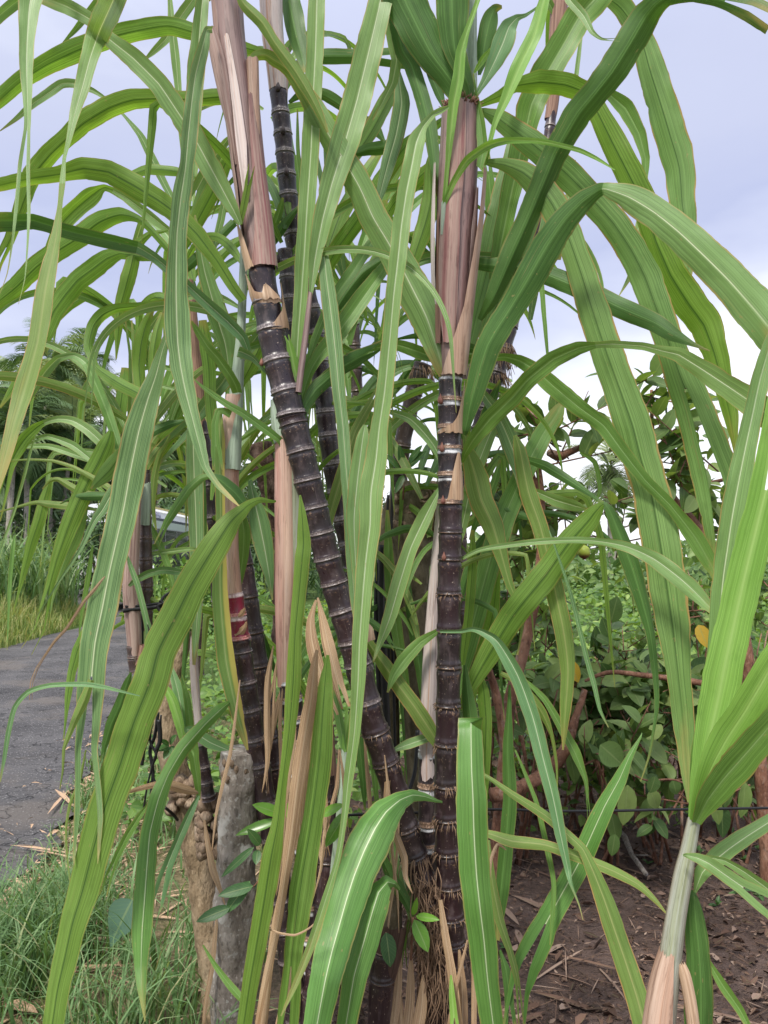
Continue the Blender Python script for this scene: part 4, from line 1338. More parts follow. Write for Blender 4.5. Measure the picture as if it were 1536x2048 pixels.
for k in range(9000):
    y = yl()
    x = rightedge(y) + 0.35 + rs.random() * (1.6 + y * 0.28)
    h = 0.10 + min(1, (x - rightedge(y) - 0.3) / 0.5) * (0.25 + 0.22 * noise.noise(Vector((x * 1.2, y * 1.2, 0))) + min(0.35, max(0, (y - 5) * 0.09)))
    p = Vector((x, y, max(0.02, h * rs.random() ** 0.35)))
    dv = rvec(rs)
    dv.z = dv.z * 0.4 - 0.1
    l = 0.055 * rs.uniform(0.6, 1.3)
    leaf1(mb, p, dv, Vector((0, -0.4, 1)) + rvec(rs) * 0.6, l, l * 0.75, min(1, max(0, rs.gauss(0.45, 0.25))), LSH3)
tag(mb.build('creeper', CREEP), 'bright green creeper smothering the ground between road and canes', 'creeper', kind='stuff')
mb = MB()
creeper_patch(13000, lambda: rs.uniform(-1.2, 13), lambda: 5.2 + rs.random() ** 1.5 * 17, lambda x, y: 0.28 + 0.25 * noise.noise(Vector((x * 0.8, y * 0.8, 2))) + 0.02 * y, 0.12)
tag(mb.build('ground_cover', CREEP), 'bright green ground cover in the field beyond the guava trees', 'ground cover', kind='stuff')
mb = MB()
for k in range(130):
    y = rs.uniform(16, 34)
    x = rs.uniform(-1.5, 1) + rs.random() * (y * 0.62)
    blob_leaves(mb, rs, (x, y, rs.uniform(0.2, 1.1) + max(0, (y - 22) * 0.06)), (1.2, 1.0, 0.8), 55, 0.32, 0.5, 0.5)
tag(mb.build('far_shrubbery', SHRUB), 'mass of shrubs closing the field', 'shrubbery', kind='stuff')

BUSHM = {-3.7: CREEP, -3.0: CREEP}
for bx_, by_, bh_, lab_ in ((-3.7, 14.6, 0.85, 'bright green bush covering the lower side of the bus'), (-3.0, 13.6, 0.75, 'bright leafy bush between the bus and the creeper'), (-7.0, 18.9, 1.9, 'dense dark roadside bush hiding the near end of the white bus'), (-9.3, 17.6, 1.2, 'rounded green bush among the reeds below the palm trunks'), (-10.6, 14.0, 1.0, 'dark bush at the picture edge behind the yellow verge')):
    bu = empty('bush', (bx_, by_, 0), lab_, 'bush')
    mb = MB()
    for q in range(7):
        blob_leaves(mb, rs, (bx_ + rs.uniform(-.6, .6), by_ + rs.uniform(-.4, .4), bh_ * rs.uniform(0.3, 1.2)), (0.6, 0.5, 0.6), 190, 0.15, 0.4, 0.4)
    mb.build('foliage', BUSHM.get(bx_, UNDER), bu)
    mb = MB()
    for q in range(5):
        tube(mb, [Vector((bx_ + rs.uniform(-.2, .2), by_, 0)), Vector((bx_ + rs.uniform(-.5, .5), by_ + rs.uniform(-.3, .3), bh_))], [0.03, 0.012], 6)
    mb.build('stem', BARK_BROWN, bu)['kind'] = 'stuff'

mb = MB()
a, b = GP(1228, 1650, 0.03), GP(1292, 1748, 0.02)
tube(mb, [a, a.lerp(b, 0.3) + Vector((0.01, 0, 0.004)), a.lerp(b, 0.65) + Vector((-0.008, 0, 0)), b], [0.013, 0.013, 0.011, 0.010], 9, rough=0.25)
tube(mb, [a.lerp(b, 0.65), a.lerp(b, 0.8) + Vector((0.05, 0.03, 0.02))], [0.006, 0.003], 6)
tag(mb.build('fallen_twig', BARK_GREY), 'grey fallen twig lying on the brown soil beyond the wire', 'twig')
mb = MB()
for k in range(240):                                   # tiny weeds sprouting in the soil
    y = rs.uniform(2.6, 5.5)
    x = rs.uniform(0.2, 0.2 + y * 0.7)
    if noise.noise(Vector((x * 1.7, y * 1.7, 5))) < 0.12:
        continue
    for j in range(5):
        leaf1(mb, Vector((x, y, gz(x, y) + 0.004)), rvec(rs) + Vector((0, 0, 0.5)), Vector((0, -0.3, 1)), rs.uniform(0.02, 0.045), rs.uniform(0.008, 0.02), rs.random())
tag(mb.build('weeds', WEED), 'tiny weeds sprouting from the soil', 'weeds', kind='stuff')

# ---------------------------------------------------------------- palms
def frond(mb, rs, base, az, el0, length, droop, nl, ll, lw, r):
    a = radians(az)
    e = radians(el0)
    p = Vector(base)
    n = 12
    pts, dirs = [], []
    for i in range(n + 1):
        d = Vector((sin(a) * cos(e), cos(a) * cos(e), sin(e)))
        pts.append(p.copy())
        dirs.append(d)
        p = p + d * (length / n)
        e -= radians(droop) / n * (0.4 + 1.4 * i / n)
    tube(mb, pts, [length * 0.012 * (1 - 0.85 * i / n) for i in range(n + 1)], 4, cap=False)
    for i in range(nl):
        s = 0.12 + 0.88 * i / (nl - 1)
        k = min(int(s * n), n - 1)
        f = s * n - k
        c = pts[k].lerp(pts[k + 1], f)
        d = dirs[k]
        side = d.cross(Vector((0, 0, 1)))
        if side.length < 0.1:
            side = Vector((cos(a), -sin(a), 0))
        side.normalize()
        l = ll * (0.55 + 0.9 * math.sin(pi * min(1, s * 0.9 + 0.08))) * 0.75
        for sg in (-1, 1):
            dv = (side * sg + d * 0.75 + Vector((0, 0, rs.uniform(-0.15, 0.35)))).normalized()
            q = c
            row = None
            w0 = lw
            nn = dv.cross(d).normalized()
            wv = dv.cross(nn).normalized()
            for j in range(4):
                ww = w0 * (1, 1, 0.7, 0.08)[j] / 2
                cur = (mb.vert(q + wv * ww), mb.vert(q - wv * ww))
                if row:
                    mb.face((row[0], row[1], cur[1], cur[0]), [(1, 0), (0, 0), (0, 1), (1, 1)], 0, (0, r))
                row = cur
                q = q + dv * (l / 3)
                dv = (dv + Vector((0, 0, -0.42))).normalized()


def crown_mesh(seed, nf, length, ll, lw, mat, lo=-25, hi=80, droop=(50, 95)):
    rs = random.Random(seed)
    mb = MB()
    for k in range(nf):
        frond(mb, rs, (0, 0, 0), k * 137.5 + rs.uniform(-20, 20), hi + (lo - hi) * (k / (nf - 1)) ** 0.8, length * rs.uniform(0.85, 1.1), rs.uniform(*droop), 36, ll, lw, rs.random())
    return mb.build('crown', mat)


def palmtrunk(h, r0, r1, bend):
    mb = MB()
    n = 26
    pts = [Vector((bend * (i / n) ** 2, 0, h * (i / n))) for i in range(n + 1)]
    rad = [(r0 + (r1 - r0) * i / n) * (1.06 if i % 2 else 0.97) for i in range(n + 1)]
    tube(mb, pts, rad, 10, cap=True)
    return mb.build('trunk', BARK_PALM)


crowns = [crown_mesh(40 + k, 13, 1.9, 0.85, 0.042, PALM, -50, 82) for k in range(3)]
coco = [crown_mesh(60 + k, 15, 2.4, 0.95, 0.045, m, -45, 75, (55, 110)) for k, m in enumerate((COCO, PALM))]
deadf = crown_mesh(77, 5, 1.3, 0.4, 0.09, DEADP, -75, -50, (10, 30))
deadf.name = 'dead_frond'
spear = None
PALMS = [  # px, crown y, depth, kind, trunk radius, bend, label
    (88, 722, 30, 0, .085, .2, 'tall areca palm whose crown stands highest in the left grove'),
    (62, 808, 27, 1, .08, -.2, 'areca palm with a dense drooping crown at the grove front'),
    (112, 790, 31, 2, .08, .1, 'areca palm in the grove with fruit coloured crown below the coconut fronds'),
    (150, 785, 33, 0, .075, -.1, 'slim areca palm at the grove edge beside the open sky'),
    (22, 850, 26, 2, .085, .2, 'short areca palm against the picture edge of the grove'),
    (128, 860, 28, 1, .08, .3, 'lower areca palm hidden in the middle of the grove'),
    (185, 900, 34, 2, .075, -.2, 'low areca palm behind the arching thin leaves'),
    (40, 905, 29, 0, .085, -.1, 'low areca palm over the dark undergrowth'),
    (238, 905, 36, 1, .075, .1, 'far areca palm glimpsed right of the grove'),
    (318, 880, 33, 0, .075, .1, 'areca palm above the white bus, its trunk palest'),
    (338, 900, 35, 2, .075, -.2, 'areca palm just beyond the middle of the white bus'),
    (358, 890, 34, 1, .075, .2, 'areca palm beyond the far end of the white bus'),
    (75, 765, 32, 2, .08, .1, 'areca palm with fresh upright fronds second highest in the grove'),
    (165, 850, 31, 1, .075, .1, 'areca palm at the grove edge with crown just under the arching leaf'),
    (105, 900, 28, 0, .08, -.1, 'short areca palm low in the grove with drooping fronds'),
    (12, 950, 28, 1, .08, .1, 'very low areca palm at the picture edge above the bush'),
    (150, 930, 30, 2, .075, .1, 'low areca palm between two pale trunks'),
    (70, 860, 33, 0, .08, .2, 'areca palm filling the heart of the grove'),
    (300, 915, 36, 1, .07, .1, 'low areca palm beyond the near end of the white bus'),
    (2, 770, 34, 1, .08, .1, 'areca palm cut by the photo edge with crown against the sky'),
]
first = {}
for px, cy, d, k, r, bend, lab in PALMS:
    c = P(px, cy, d)
    t = empty('areca_palm', (c.x, c.y, 0), lab, 'palm tree', 'areca palms across the road')
    if k not in first:
        first[k] = True
        o = crowns[k]
    else:
        o = crowns[k].copy()
        COL.objects.link(o)
    o.parent = t
    o.location = (bend, 0, c.z)
    o.rotation_euler = (0, 0, px * 0.37)
    o.scale = (1, 1, 1.0)
    tr = palmtrunk(c.z, r * 1.25, r, bend)
    tr.parent = t
c = P(212, 775, 38)
t = empty('areca_palm', (c.x, c.y, 0), 'lone thin areca palm with a hanging orange dead frond', 'palm tree', 'areca palms across the road')
o = crowns[0].copy()
COL.objects.link(o)
o.parent = t
o.location = (0, 0, c.z)
o.scale = (0.55, 0.55, 0.7)
deadf.parent = t
deadf.location = (0.1, -0.1, c.z - 0.1)
deadf['label'] = 'orange dead fronds'
palmtrunk(c.z, .085, .07, 0).parent = t
c = P(150, 722, 36)
t = empty('coconut_palm', (c.x, c.y, 0), 'coconut palm with long feathery fronds behind the areca crowns', 'palm tree')
coco[1].parent = t
coco[1].location = (0, 0, c.z)
palmtrunk(c.z, .17, .12, 0).parent = t
c = P(1222, 935, 30)
t = empty('coconut_palm', (c.x, c.y, 0), 'pale coconut palm in the distance between the guava branches', 'palm tree')
coco[0].parent = t
coco[0].location = (0, 0, c.z)
coco[0].scale = (0.8, 0.8, 0.8)
palmtrunk(c.z, .2, .15, 0).parent = t

# ---------------------------------------------------------------- the bus parked across the road
WHITE = plainmat('paint_white', (0.70, 0.71, 0.76), 0.35, 0.5, 0.15, 3)
NAVY = plainmat('paint_navy', (0.012, 0.018, 0.060), 0.3, 0.5)
PALEG = plainmat('paint_pale_green', (0.45, 0.52, 0.48), 0.4, 0.5, 0.15, 3)
YEL = plainmat('paint_cream', (0.72, 0.58, 0.22), 0.4, 0.4, 0.1)
GLASS = plainmat('tinted_glass', (0.010, 0.011, 0.013), 0.12, 0.6, 0.0)
CHROME = plainmat('grey_metal', (0.35, 0.35, 0.36), 0.3, 0.6)
SILVER = plainmat('lamp_lens', (0.6, 0.6, 0.58), 0.15, 0.6)
bx0, bx1, by0, by1 = -7.9, -6.1, 19.8, 27.2
bt = empty('bus', ((bx0 + bx1) / 2, by0, 0), 'white bus with navy stripe and dark windows parked across the road', 'bus')
W, Ln = bx1 - bx0, by1 - by0
cx, cyb = (bx0 + bx1) / 2, (by0 + by1) / 2


def part(name, mat, boxes, parent=bt, label=None):
    mb = MB()
    for c, s in boxes:
        box(mb, c, s)
    o = mb.build(name, mat, parent, smooth=False)
    if label:
        o['label'] = label
    return o


mb = MB()                                           # body shell: a rounded-shoulder profile swept along the bus
prof = [(-W / 2, 0.45), (-W / 2, 1.45), (-W / 2 + 0.03, 2.40), (-W / 2 + 0.10, 2.62), (-W / 2 + 0.35, 2.74), (0, 2.78), (W / 2 - 0.35, 2.74), (W / 2 - 0.10, 2.62), (W / 2 - 0.03, 2.40), (W / 2, 1.45), (W / 2, 0.45)]
rowa = [mb.vert((cx + a, by0, z)) for a, z in prof]
rowb = [mb.vert((cx + a, by1, z)) for a, z in prof]
for i in range(len(prof) - 1):
    mb.face((rowa[i], rowa[i + 1], rowb[i + 1], rowb[i]))
mb.face((rowa[0], rowb[0], rowb[-1], rowa[-1]))
mb.face(list(reversed(rowa)))
mb.face(rowb)
mb.build('body', WHITE, bt, smooth=False)
part('lower_panel', GLASS, [((bx1 + 0.002, cyb, 0.95), (0.04, Ln - 0.02, 0.98))], bt, 'dark lower side')
part('roof_rail', YEL, [((bx1 - 0.06, cyb, 2.70), (0.06, Ln, 0.05)), ((bx0 + 0.06, cyb, 2.70), (0.06, Ln, 0.05))])
part('stripe', NAVY, [((bx1 - 0.02, cyb, 2.40), (0.05, Ln, 0.07)), ((bx0 + 0.02, cyb, 2.40), (0.05, Ln, 0.07))])
part('visor_panel', PALEG, [((bx1 - 0.005, cyb, 2.26), (0.03, Ln, 0.20))])
for k in range(6):
    y = by0 + 0.75 + k * (Ln - 0.4) / 6
    wo_ = part('window', GLASS, [((bx1 + 0.004, y + 0.25, 1.78), (0.03, 1.19, 0.70))])
    part('window_frame', CHROME, [((bx1 + 0.008, y + 0.25, 2.145), (0.035, 1.19, 0.02)), ((bx1 + 0.008, y + 0.865, 1.78), (0.035, 0.03, 0.70))], bt)
part('windscreen', GLASS, [((cx, by0 - 0.012, 1.85), (W * 0.86, 0.03, 0.85))])
part('bumper', CHROME, [((cx, by0 - 0.05, 0.55), (W, 0.12, 0.22))])
for s in (-1, 1):
    part('headlight', SILVER, [((cx + s * 0.8, by0 - 0.015, 0.95), (0.28, 0.04, 0.18))])
for s in (-1, 1):
    for yw in (by0 + 1.6, by1 - 2.2):
        mb = MB()
        tube(mb, [Vector((cx + s * (W / 2 - 0.28), yw, 0.48)), Vector((cx + s * (W / 2 - 0.02), yw, 0.48))], [0.47, 0.47], 24)
        wh = mb.build('wheel', RUBBER, bt)
        mb = MB()
        tube(mb, [Vector((cx + s * (W / 2 - 0.02), yw, 0.48)), Vector((cx + s * (W / 2 + 0.015), yw, 0.48))], [0.26, 0.22], 18)
        rim = mb.build('rim', CHROME, None)
        rim.data.transform(__import__('mathutils').Matrix.Translation(-bt.location))
        rim.parent = wh
fc = bpy.data.curves.new('lettering', 'FONT')
fc.body = 'IPAII'
fc.size = 0.24
fc.extrude = 0.004
fo = bpy.data.objects.new('lettering', fc)
COL.objects.link(fo)
dg = bpy.context.evaluated_depsgraph_get()
me = bpy.data.meshes.new_from_object(fo.evaluated_get(dg))
bpy.data.objects.remove(fo)
me.materials.clear()
me.materials.append(plainmat('lettering_lilac', (0.33, 0.33, 0.47), 0.5))
lo = bpy.data.objects.new('lettering', me)
COL.objects.link(lo)
lo.parent = bt
lo.location = Vector((bx1 - 0.035, 20.7, 2.455)) - bt.location
lo.rotation_euler = (pi / 2 - 0.25, 0, pi / 2)
lo['label'] = 'faded lilac lettering'
# ---------------------------------------------------------------- the stalks
# 1 the upright stalk right of the middle
plant('A', 903, 2060, 2.0, 'thick upright sugarcane stalk with purple wrapped top and ringed black lower joints')
A_ = '906,2110,54 904,2000,52 902,1850,52 896,1700,52 893,1560,50 896,1420,48 898,1300,48 898,1180,47 901,1060,47 900,940,48 899,850,47 901,735,46'
stem('A', A_, 2.0, 2.0, [2040, 1990, 1930, 1885, 1835, 1772, 1705, 1638], CANER, top=1571, label='rooted lower joints')
stem('A', '893,1572,49 894,1500,49 896,1420,48 898,1300,48 898,1180,47 901,1060,47 900,950,48', 2.0, 2.0, [1490, 1412, 1335, 1262, 1188, 1120, 1066, 1008], CANER, 'stem', label='middle joints, black with tan scars')
stem('A', '900,1009,48.5 900,945,48.5 899,900,47.5 899,850,47 901,735,46', 2.0, 2.0, [1008, 952, 898, 858, 803, 752], CANEW, 'stem', label='upper joints with white wax rings')
sheath('A', '902,755,49 903,700,57 903,640,66 906,560,70 910,470,74 914,380,76 918,300,76 920,215,72', 2.0, 2.0, SH_PURPLE)
sheath('A', '899,690,45 897,600,52 901,500,60 905,400,62 909,320,60 914,216,58', 1.985, 1.985, SH_RED, a0=[-28, -40, -45, -42, -35, -30, -24], a1=[20, 42, 36, 30, 36, 40, 34], grow=1.10, label='inner red streaked sheath')
sheath('A', '906,752,52 907,700,62 910,620,72 918,520,76 926,430,78 932,340,78', 1.992, 1.992, SH_TAN, a0=[-60, -10, 28, 42, 50, 55], a1=[120, 120, 110, 105, 100, 95], grow=1.06, label='pink outer sheath')
sheath('A', '898,690,48 896,600,60 898,500,68 900,420,70 902,330,68', 1.995, 1.995, SH_WHITE, a0=[-110, -110, -110, -105, -100], a1=[-40, -48, -50, -52, -60], grow=1.05, label='pale edge sheath')
sheath('A', '903,640,68 906,560,72 910,470,76 914,380,78', 1.99, 1.99, SH_MAUVE, a0=[60, 52, 48, 62], a1=[100, 112, 110, 96], grow=1.10, label='papery outer flap')
sheath('A', '904,690,62 905,600,68 908,520,72 912,430,74', 1.99, 1.99, SH_BROWN, a0=[-78, -84, -80, -66], a1=[-44, -38, -50, -60], grow=1.09, label='torn brown flap')
sheath('A', '901,1000,50 901,960,50 902,925,50 903,905,50', 2.0, 2.0, HUSK, a0=[-15, 5, 18, 30], a1=[85, 70, 52, 40], grow=1.05, name='dry_husk')
sheath('A', '900,868,49 900,850,49 901,830,49 903,790,49 904,760,49', 2.0, 2.0, HUSK, a0=[-100, 10, 38, 56, 70], a1=[100, 100, 95, 90, 85], grow=1.06, name='dry_husk')
rootlets('A', A_, 2.0, 2.0, [1186, 1192, 1260, 1334, 1410, 1415], 20, 0.011, down=0.5)
rootlets('A', A_, 2.0, 2.0, [1488, 1566, 1570, 1636, 1642, 1703, 1770, 1776, 1833, 1885], 26, 0.024)
for x, y, s in ((881, 802, 13), (884, 898, 12), (886, 1003, 11), (888, 1116, 11), (884, 645, 15)):
    bud('A', x, y, 1.972, s)
sheath('A', '946,190,17 944,120,20 943,40,22 945,-60,22 946,-200,16 947,-300,4', 2.0, 2.0, SH_GREEN, label='pale rolled spindle')
mb = MB()
_r = random.Random(4)
for k in range(170):
    a = _r.uniform(0, 2 * pi)
    p = P(922, 216, 2.0) + Vector((cos(a) * 0.047, sin(a) * 0.047, _r.uniform(-0.012, 0.004)))
    o = Vector((cos(a), sin(a), 0))
    tube(mb, [p, p + (o * 0.4 + rvec(_r) * 0.5 + Vector((0, 0, 0.6))) * _r.uniform(0.006, 0.016)], [0.0016, 0.0006], 4)
o = mb.build('collar', BUD, PLANTS['A'])
o['kind'] = 'stuff'
o['label'] = 'brown hairy collar'
# 2 the leaning stalk
plant('B', 850, 2060, 2.02, 'leaning black sugarcane stalk that crosses the middle up to a reddish purple sheath')
B_ = '872,2080,58,2.03 862,1900,60,2.02 838,1760,58,2.0 806,1640,54,1.98 770,1520,54,1.96 738,1420,54,1.95 703,1280,54,1.94 672,1180,53,1.94 640,1060,53,1.93 606,920,55,1.92 576,800,57,1.92 548,690,56,1.92 522,540,52,1.92'
stem('B', B_, 2, 2, [1850, 1800, 1755, 1710, 1655, 1590, 1525, 1465], CANER, 'stem', label='rooted lower joints', top=1404)
B2 = '735,1406,53.5,1.948 703,1280,54,1.94 672,1180,53,1.94 640,1060,53,1.93 606,920,55,1.92 576,800,57,1.92 548,690,56,1.92 522,535,52,1.92'
stem('B', B2.split(' 576,800')[0] + ' 583,832,57,1.92', 2, 2, [1330, 1285, 1225, 1168, 1118, 1068, 1017, 962, 905, 850], CANE, 'stem', label='bare black middle joints')
stem('B', '583,832,57,1.92 576,800,57,1.92 548,690,56,1.92 522,535,52,1.92', 2, 2, [831, 785, 724, 662, 606], CANEG, 'stem', label='upper joints with wide grey bands')
sheath('B', '525,540,52 512,470,52 500,380,54 488,280,56 474,170,58 462,80,58 452,-40,60 440,-200,52 430,-340,36 424,-430,12', 1.92, 1.95, SH_PURPLE)
sheath('B', '527,538,54 520,470,54 508,380,56 496,280,58 488,200,58', 1.915, 1.93, SH_RED, a0=[-60, -20, 0, 10, 20], a1=[120, 118, 115, 110, 105], grow=1.05, label='red streaked outer sheath')
sheath('B', '512,470,56 500,380,58 488,280,60 474,170,62 462,80,62 452,-40,64', 1.918, 1.945, SH_MAUVE, a0=[-115, -110, -100, -95, -90, -88], a1=[-62, -48, -52, -40, -45, -38], grow=1.05, label='papery outer flap')
sheath('B', '504,400,56 492,300,58 478,190,60 464,90,62', 1.92, 1.94, SH_WHITE, a0=[-30, -34, -30, -22], a1=[-14, 6, 2, -8], grow=1.085, label='pale dry strip')
sheath('B', '520,540,54 508,480,54 500,440,54', 1.915, 1.915, HUSK, a0=[-90, -80, -70], a1=[-20, -40, -65], grow=1.08, name='dry_husk')
sheath('B', '526,470,4 518,420,16 512,300,20 508,200,22 505,120,24', 1.90, 1.92, SH_TAN, label='olive tan rolled leaf base')
sheath('B', '472,330,5 462,260,14 448,180,26 434,110,28 422,60,20', 1.905, 1.90, SH_MAUVE, label='olive collar of the drooping leaf')
sheath('B', '537,612,57 535,600,58 531,585,59 527,560,60 522,540,60', 1.925, 1.92, HUSK, a0=[-120, -118, -112, -105, -100], a1=[85, 40, -40, -65, -85], grow=1.06, name='dry_husk')
sheath('B', '536,606,57 533,590,58 530,575,58', 1.922, 1.92, HUSK, a0=[-20, -12, -2], a1=[60, 30, 4], grow=1.10, name='dry_husk')
sheath('B', '548,664,57 545,650,59 541,630,61 536,600,62 531,570,62', 1.925, 1.92, HUSK, a0=[-70, 10, 45, 62, 74], a1=[112, 105, 98, 90, 82], grow=1.07, name='dry_husk')
sheath('B', '727,1278,56 722,1255,57 715,1225,57', 1.945, 1.94, HUSK, a0=[-55, -35, -10], a1=[50, 45, 5], grow=1.06, name='dry_husk')
rootlets('B', B_, 2, 2, [1405, 1465, 1525, 1590, 1655], 20, 0.013)
rootlets('B', B_, 2, 2, [1710, 1712, 1755, 1757, 1800, 1804, 1850, 1852, 1890], 34, 0.045, down=1.2)
bud('B', 597, 778, 1.90, 12)
bud('B', 523, 727, 1.91, 10)
mb = MB()
_r = random.Random(8)
for k in range(300):                               # curtain of fibrous roots at the foot
    y0 = _r.uniform(1735, 1985)
    x0 = 832 + (y0 - 1735) * 0.12 + _r.uniform(-14, 44)
    d0 = 1.96 + _r.uniform(-0.03, 0.06)
    x1 = x0 + _r.uniform(-26, 34)
    ln = _r.uniform(30, 130)
    pts = [P(x0, y0, d0), P(x0 + _r.uniform(-6, 8), y0 + ln * 0.35, d0 - 0.02), P((x0 + x1) / 2 + _r.uniform(-7, 7), y0 + ln * 0.7, d0 - 0.015), P(x1, y0 + ln, d0)]
    tube(mb, [Vector(q) for q in catmull([tuple(p) for p in pts], 3)], [_r.uniform(0.0006, 0.0014)] * 9 + [0.0005], 4)
o = mb.build('root', ROOT, PLANTS['B'])
o['kind'] = 'stuff'
o['label'] = 'thick curtain of fibrous brown roots'
for k, (x0, y0, x1, y1, w_) in enumerate(((800, 1880, 785, 2070, 16), (822, 1905, 812, 2080, 18), (790, 1950, 800, 2070, 12), (846, 1950, 832, 2080, 22), (776, 1930, 770, 2060, 10), (918, 1900, 925, 2080, 20), (938, 1840, 948, 2060, 10))):
    L('B', 'R', 1.93, 1.9, '%d,%d,4 %d,%d,%d %d,%d,%d' % (x0, y0, (x0 + x1) / 2 + 4, (y0 + y1) / 2, w_, x1, y1, w_), name='dry_husk')
# 3 the tall stalk behind it
plant('C', 720, 1300, 2.2, 'dark sugarcane stalk rising behind the leaning one, whitish purple sheath at its top')
C_ = '735,1420,38 720,1250,38 700,1110,38 678,1010,38 660,900,38 645,780,38 625,640,38 606,560,38 590,490,37 578,400,36 568,290,36 556,180,34'
stem('C', C_, 2.25, 2.15, [1380, 1340, 1290, 1240, 1190, 1140, 1090, 1040, 985, 930, 872, 826, 775, 725, 670, 620, 575, 520, 470, 431, 392, 352, 308, 270, 229], CANEG)
sheath('C', '556,182,36 552,120,42 545,60,44 540,-60,46 535,-220,38 532,-330,24 530,-400,8', 2.15, 2.15, SH_WHITE)
sheath('C', '566,395,10 560,300,18 563,200,24 566,100,26', 2.19, 2.19, SH_PINK, label='thin pink sheath behind')
for x, y in ((556, 177), (566, 262), (573, 345)):
    bud('C', x, y, 2.125, 13, mat=BUDD)
plant('D', 612, 1000, 2.1, 'short black sugarcane stalk with pale rings close beside the leaning one')
stem('D', '612,960,34 600,840,34 590,740,33 582,640,32 575,560,31 570,500,30', 2.1, 2.1, [930, 880, 830, 780, 730, 690, 648, 600, 556, 527], CANEG)
bud('D', 556, 520, 2.075, 12, mat=BUDD)
# 4 the crimson one
plant('E', 560, 2060, 2.0, 'sugarcane stalk with two crimson joints under a pale pink sheath')
E_ = '600,2080,44 585,1960,44 562,1800,44 545,1680,43 524,1560,42 505,1450,41 492,1370,42 482,1300,42 470,1190,36'
stem('E', E_, 2.0, 1.98, [2040, 1980, 1920, 1860, 1800, 1740, 1680, 1608, 1532, 1480, 1422, 1367, 1304], CANE, top=1279)
stem('E', '480,1279,41 475,1240,38 468,1185,35', 1.981, 1.98, [1278, 1232], CANERED, label='crimson joints')
sheath('E', '468,1192,33 461,1100,33 459,1000,38 458,930,40 463,860,38 468,790,30', 1.98, 1.98, SH_CREAM)
sheath('E', '460,940,42 464,880,38 470,820,32 476,740,24 482,660,18 486,560,16 490,440,14', 1.975, 2.0, SH_GREEN, label='grey green rolled top')
sheath('E', '456,930,40 452,900,40 448,850,38', 1.965, 1.965, SH_BROWN, a0=[-80, -80, -90], a1=[-10, -30, -70], grow=1.05, label='brown torn sheath')
L('E', 'R', 1.955, 1.95, '476,1234,4 484,1226,10 490,1216,3', fold=0.3, name='dry_husk')
L('E', 'R', 1.955, 1.95, '470,1272,14 482,1264,14 490,1252,8 493,1243,2', fold=0.3, name='dry_husk')
# 5 the pink wrapped one
plant('F', 610, 2060, 1.98, 'sugarcane stalk still wrapped in a long pink and cream sheath with dark joints below')
stem('F', '640,2090,50 632,1960,50 622,1800,48 610,1680,46 600,1560,46 590,1460,45 578,1360,42', 1.99, 1.97, [2040, 1985, 1930, 1870, 1810, 1750, 1690, 1630, 1580, 1540, 1482, 1435, 1396], CANEW)
sheath('F', '572,1372,34 574,1280,44 574,1180,48 575,1080,50 574,980,50 572,920,46 570,875,40', 1.97, 1.97, SH_PINK)
sheath('F', '578,1340,36 584,1200,46 586,1080,50 586,960,50 582,900,44', 1.955, 1.955, SH_GREY, a0=[10, 5, 0, -5, 0], a1=[100, 110, 115, 115, 100], grow=1.04, label='grey green outer sheath')
sheath('F', '568,885,40 560,840,36 556,800,30', 1.97, 1.98, SH_GREEN, label='pale collar')
# 6 behind left dark
plant('G', 560, 1700, 2.25, 'dull dark sugarcane stalk standing behind the crimson jointed one')
stem('G', '575,1900,34 562,1720,34 548,1560,34 535,1430,34 520,1330,34 505,1230,33 490,1120,30 478,1040,24', 2.25, 2.25, 62, CANER)
plant('H', 430, 1200, 2.4, 'thin sugarcane stalk with brown pink sheath behind the long drooping pale leaf')
stem('H', '440,1250,26 428,1100,26 418,980,26 408,880,25 398,830,24', 2.4, 2.4, 55, CANE)
sheath('H', '402,860,24 396,780,26 390,700,24 384,620,18 380,560,12', 2.4, 2.4, SH_BROWN)
# 7 the tied one on the left
plant('I', 268, 1400, 1.85, 'left sugarcane stalk tied with a black strap, brown papery sheath and burnt lower end')
stem('I', '273,1345,26 270,1330,26 267,1290,28', 1.85, 1.85, 30, CANEB)
stem('I', '292,1260,26 293,1180,26 291,1100,26 289,1000,26 288,940,24', 1.9, 1.9, 48, CANEB, label='purplish inner stalk')
sheath('I', '270,1335,22 268,1270,30 262,1180,32 264,1100,28 270,1030,22 274,960,18', 1.85, 1.85, SH_MAUVE)
sheath('I', '288,1290,16 280,1320,12 272,1330,8', 1.84, 1.84, SH_BROWN, label='split brown sheath')
sheath('I', '290,1050,18 291,1010,20 291,965,20', 1.88, 1.88, SH_GREEN, label='yellow green sheath top')
# 8 young shoot by the posts
plant('J', 410, 1590, 2.02, 'young slim sugarcane shoot between the two cut posts')
stem('J', '418,1600,26 408,1540,26 400,1490,24', 2.02, 2.02, [1592, 1565, 1535], CANE)
sheath('J', '402,1505,22 396,1440,16 390,1370,18 387,1310,16 388,1270,12', 2.02, 2.02, SH_WHITE)
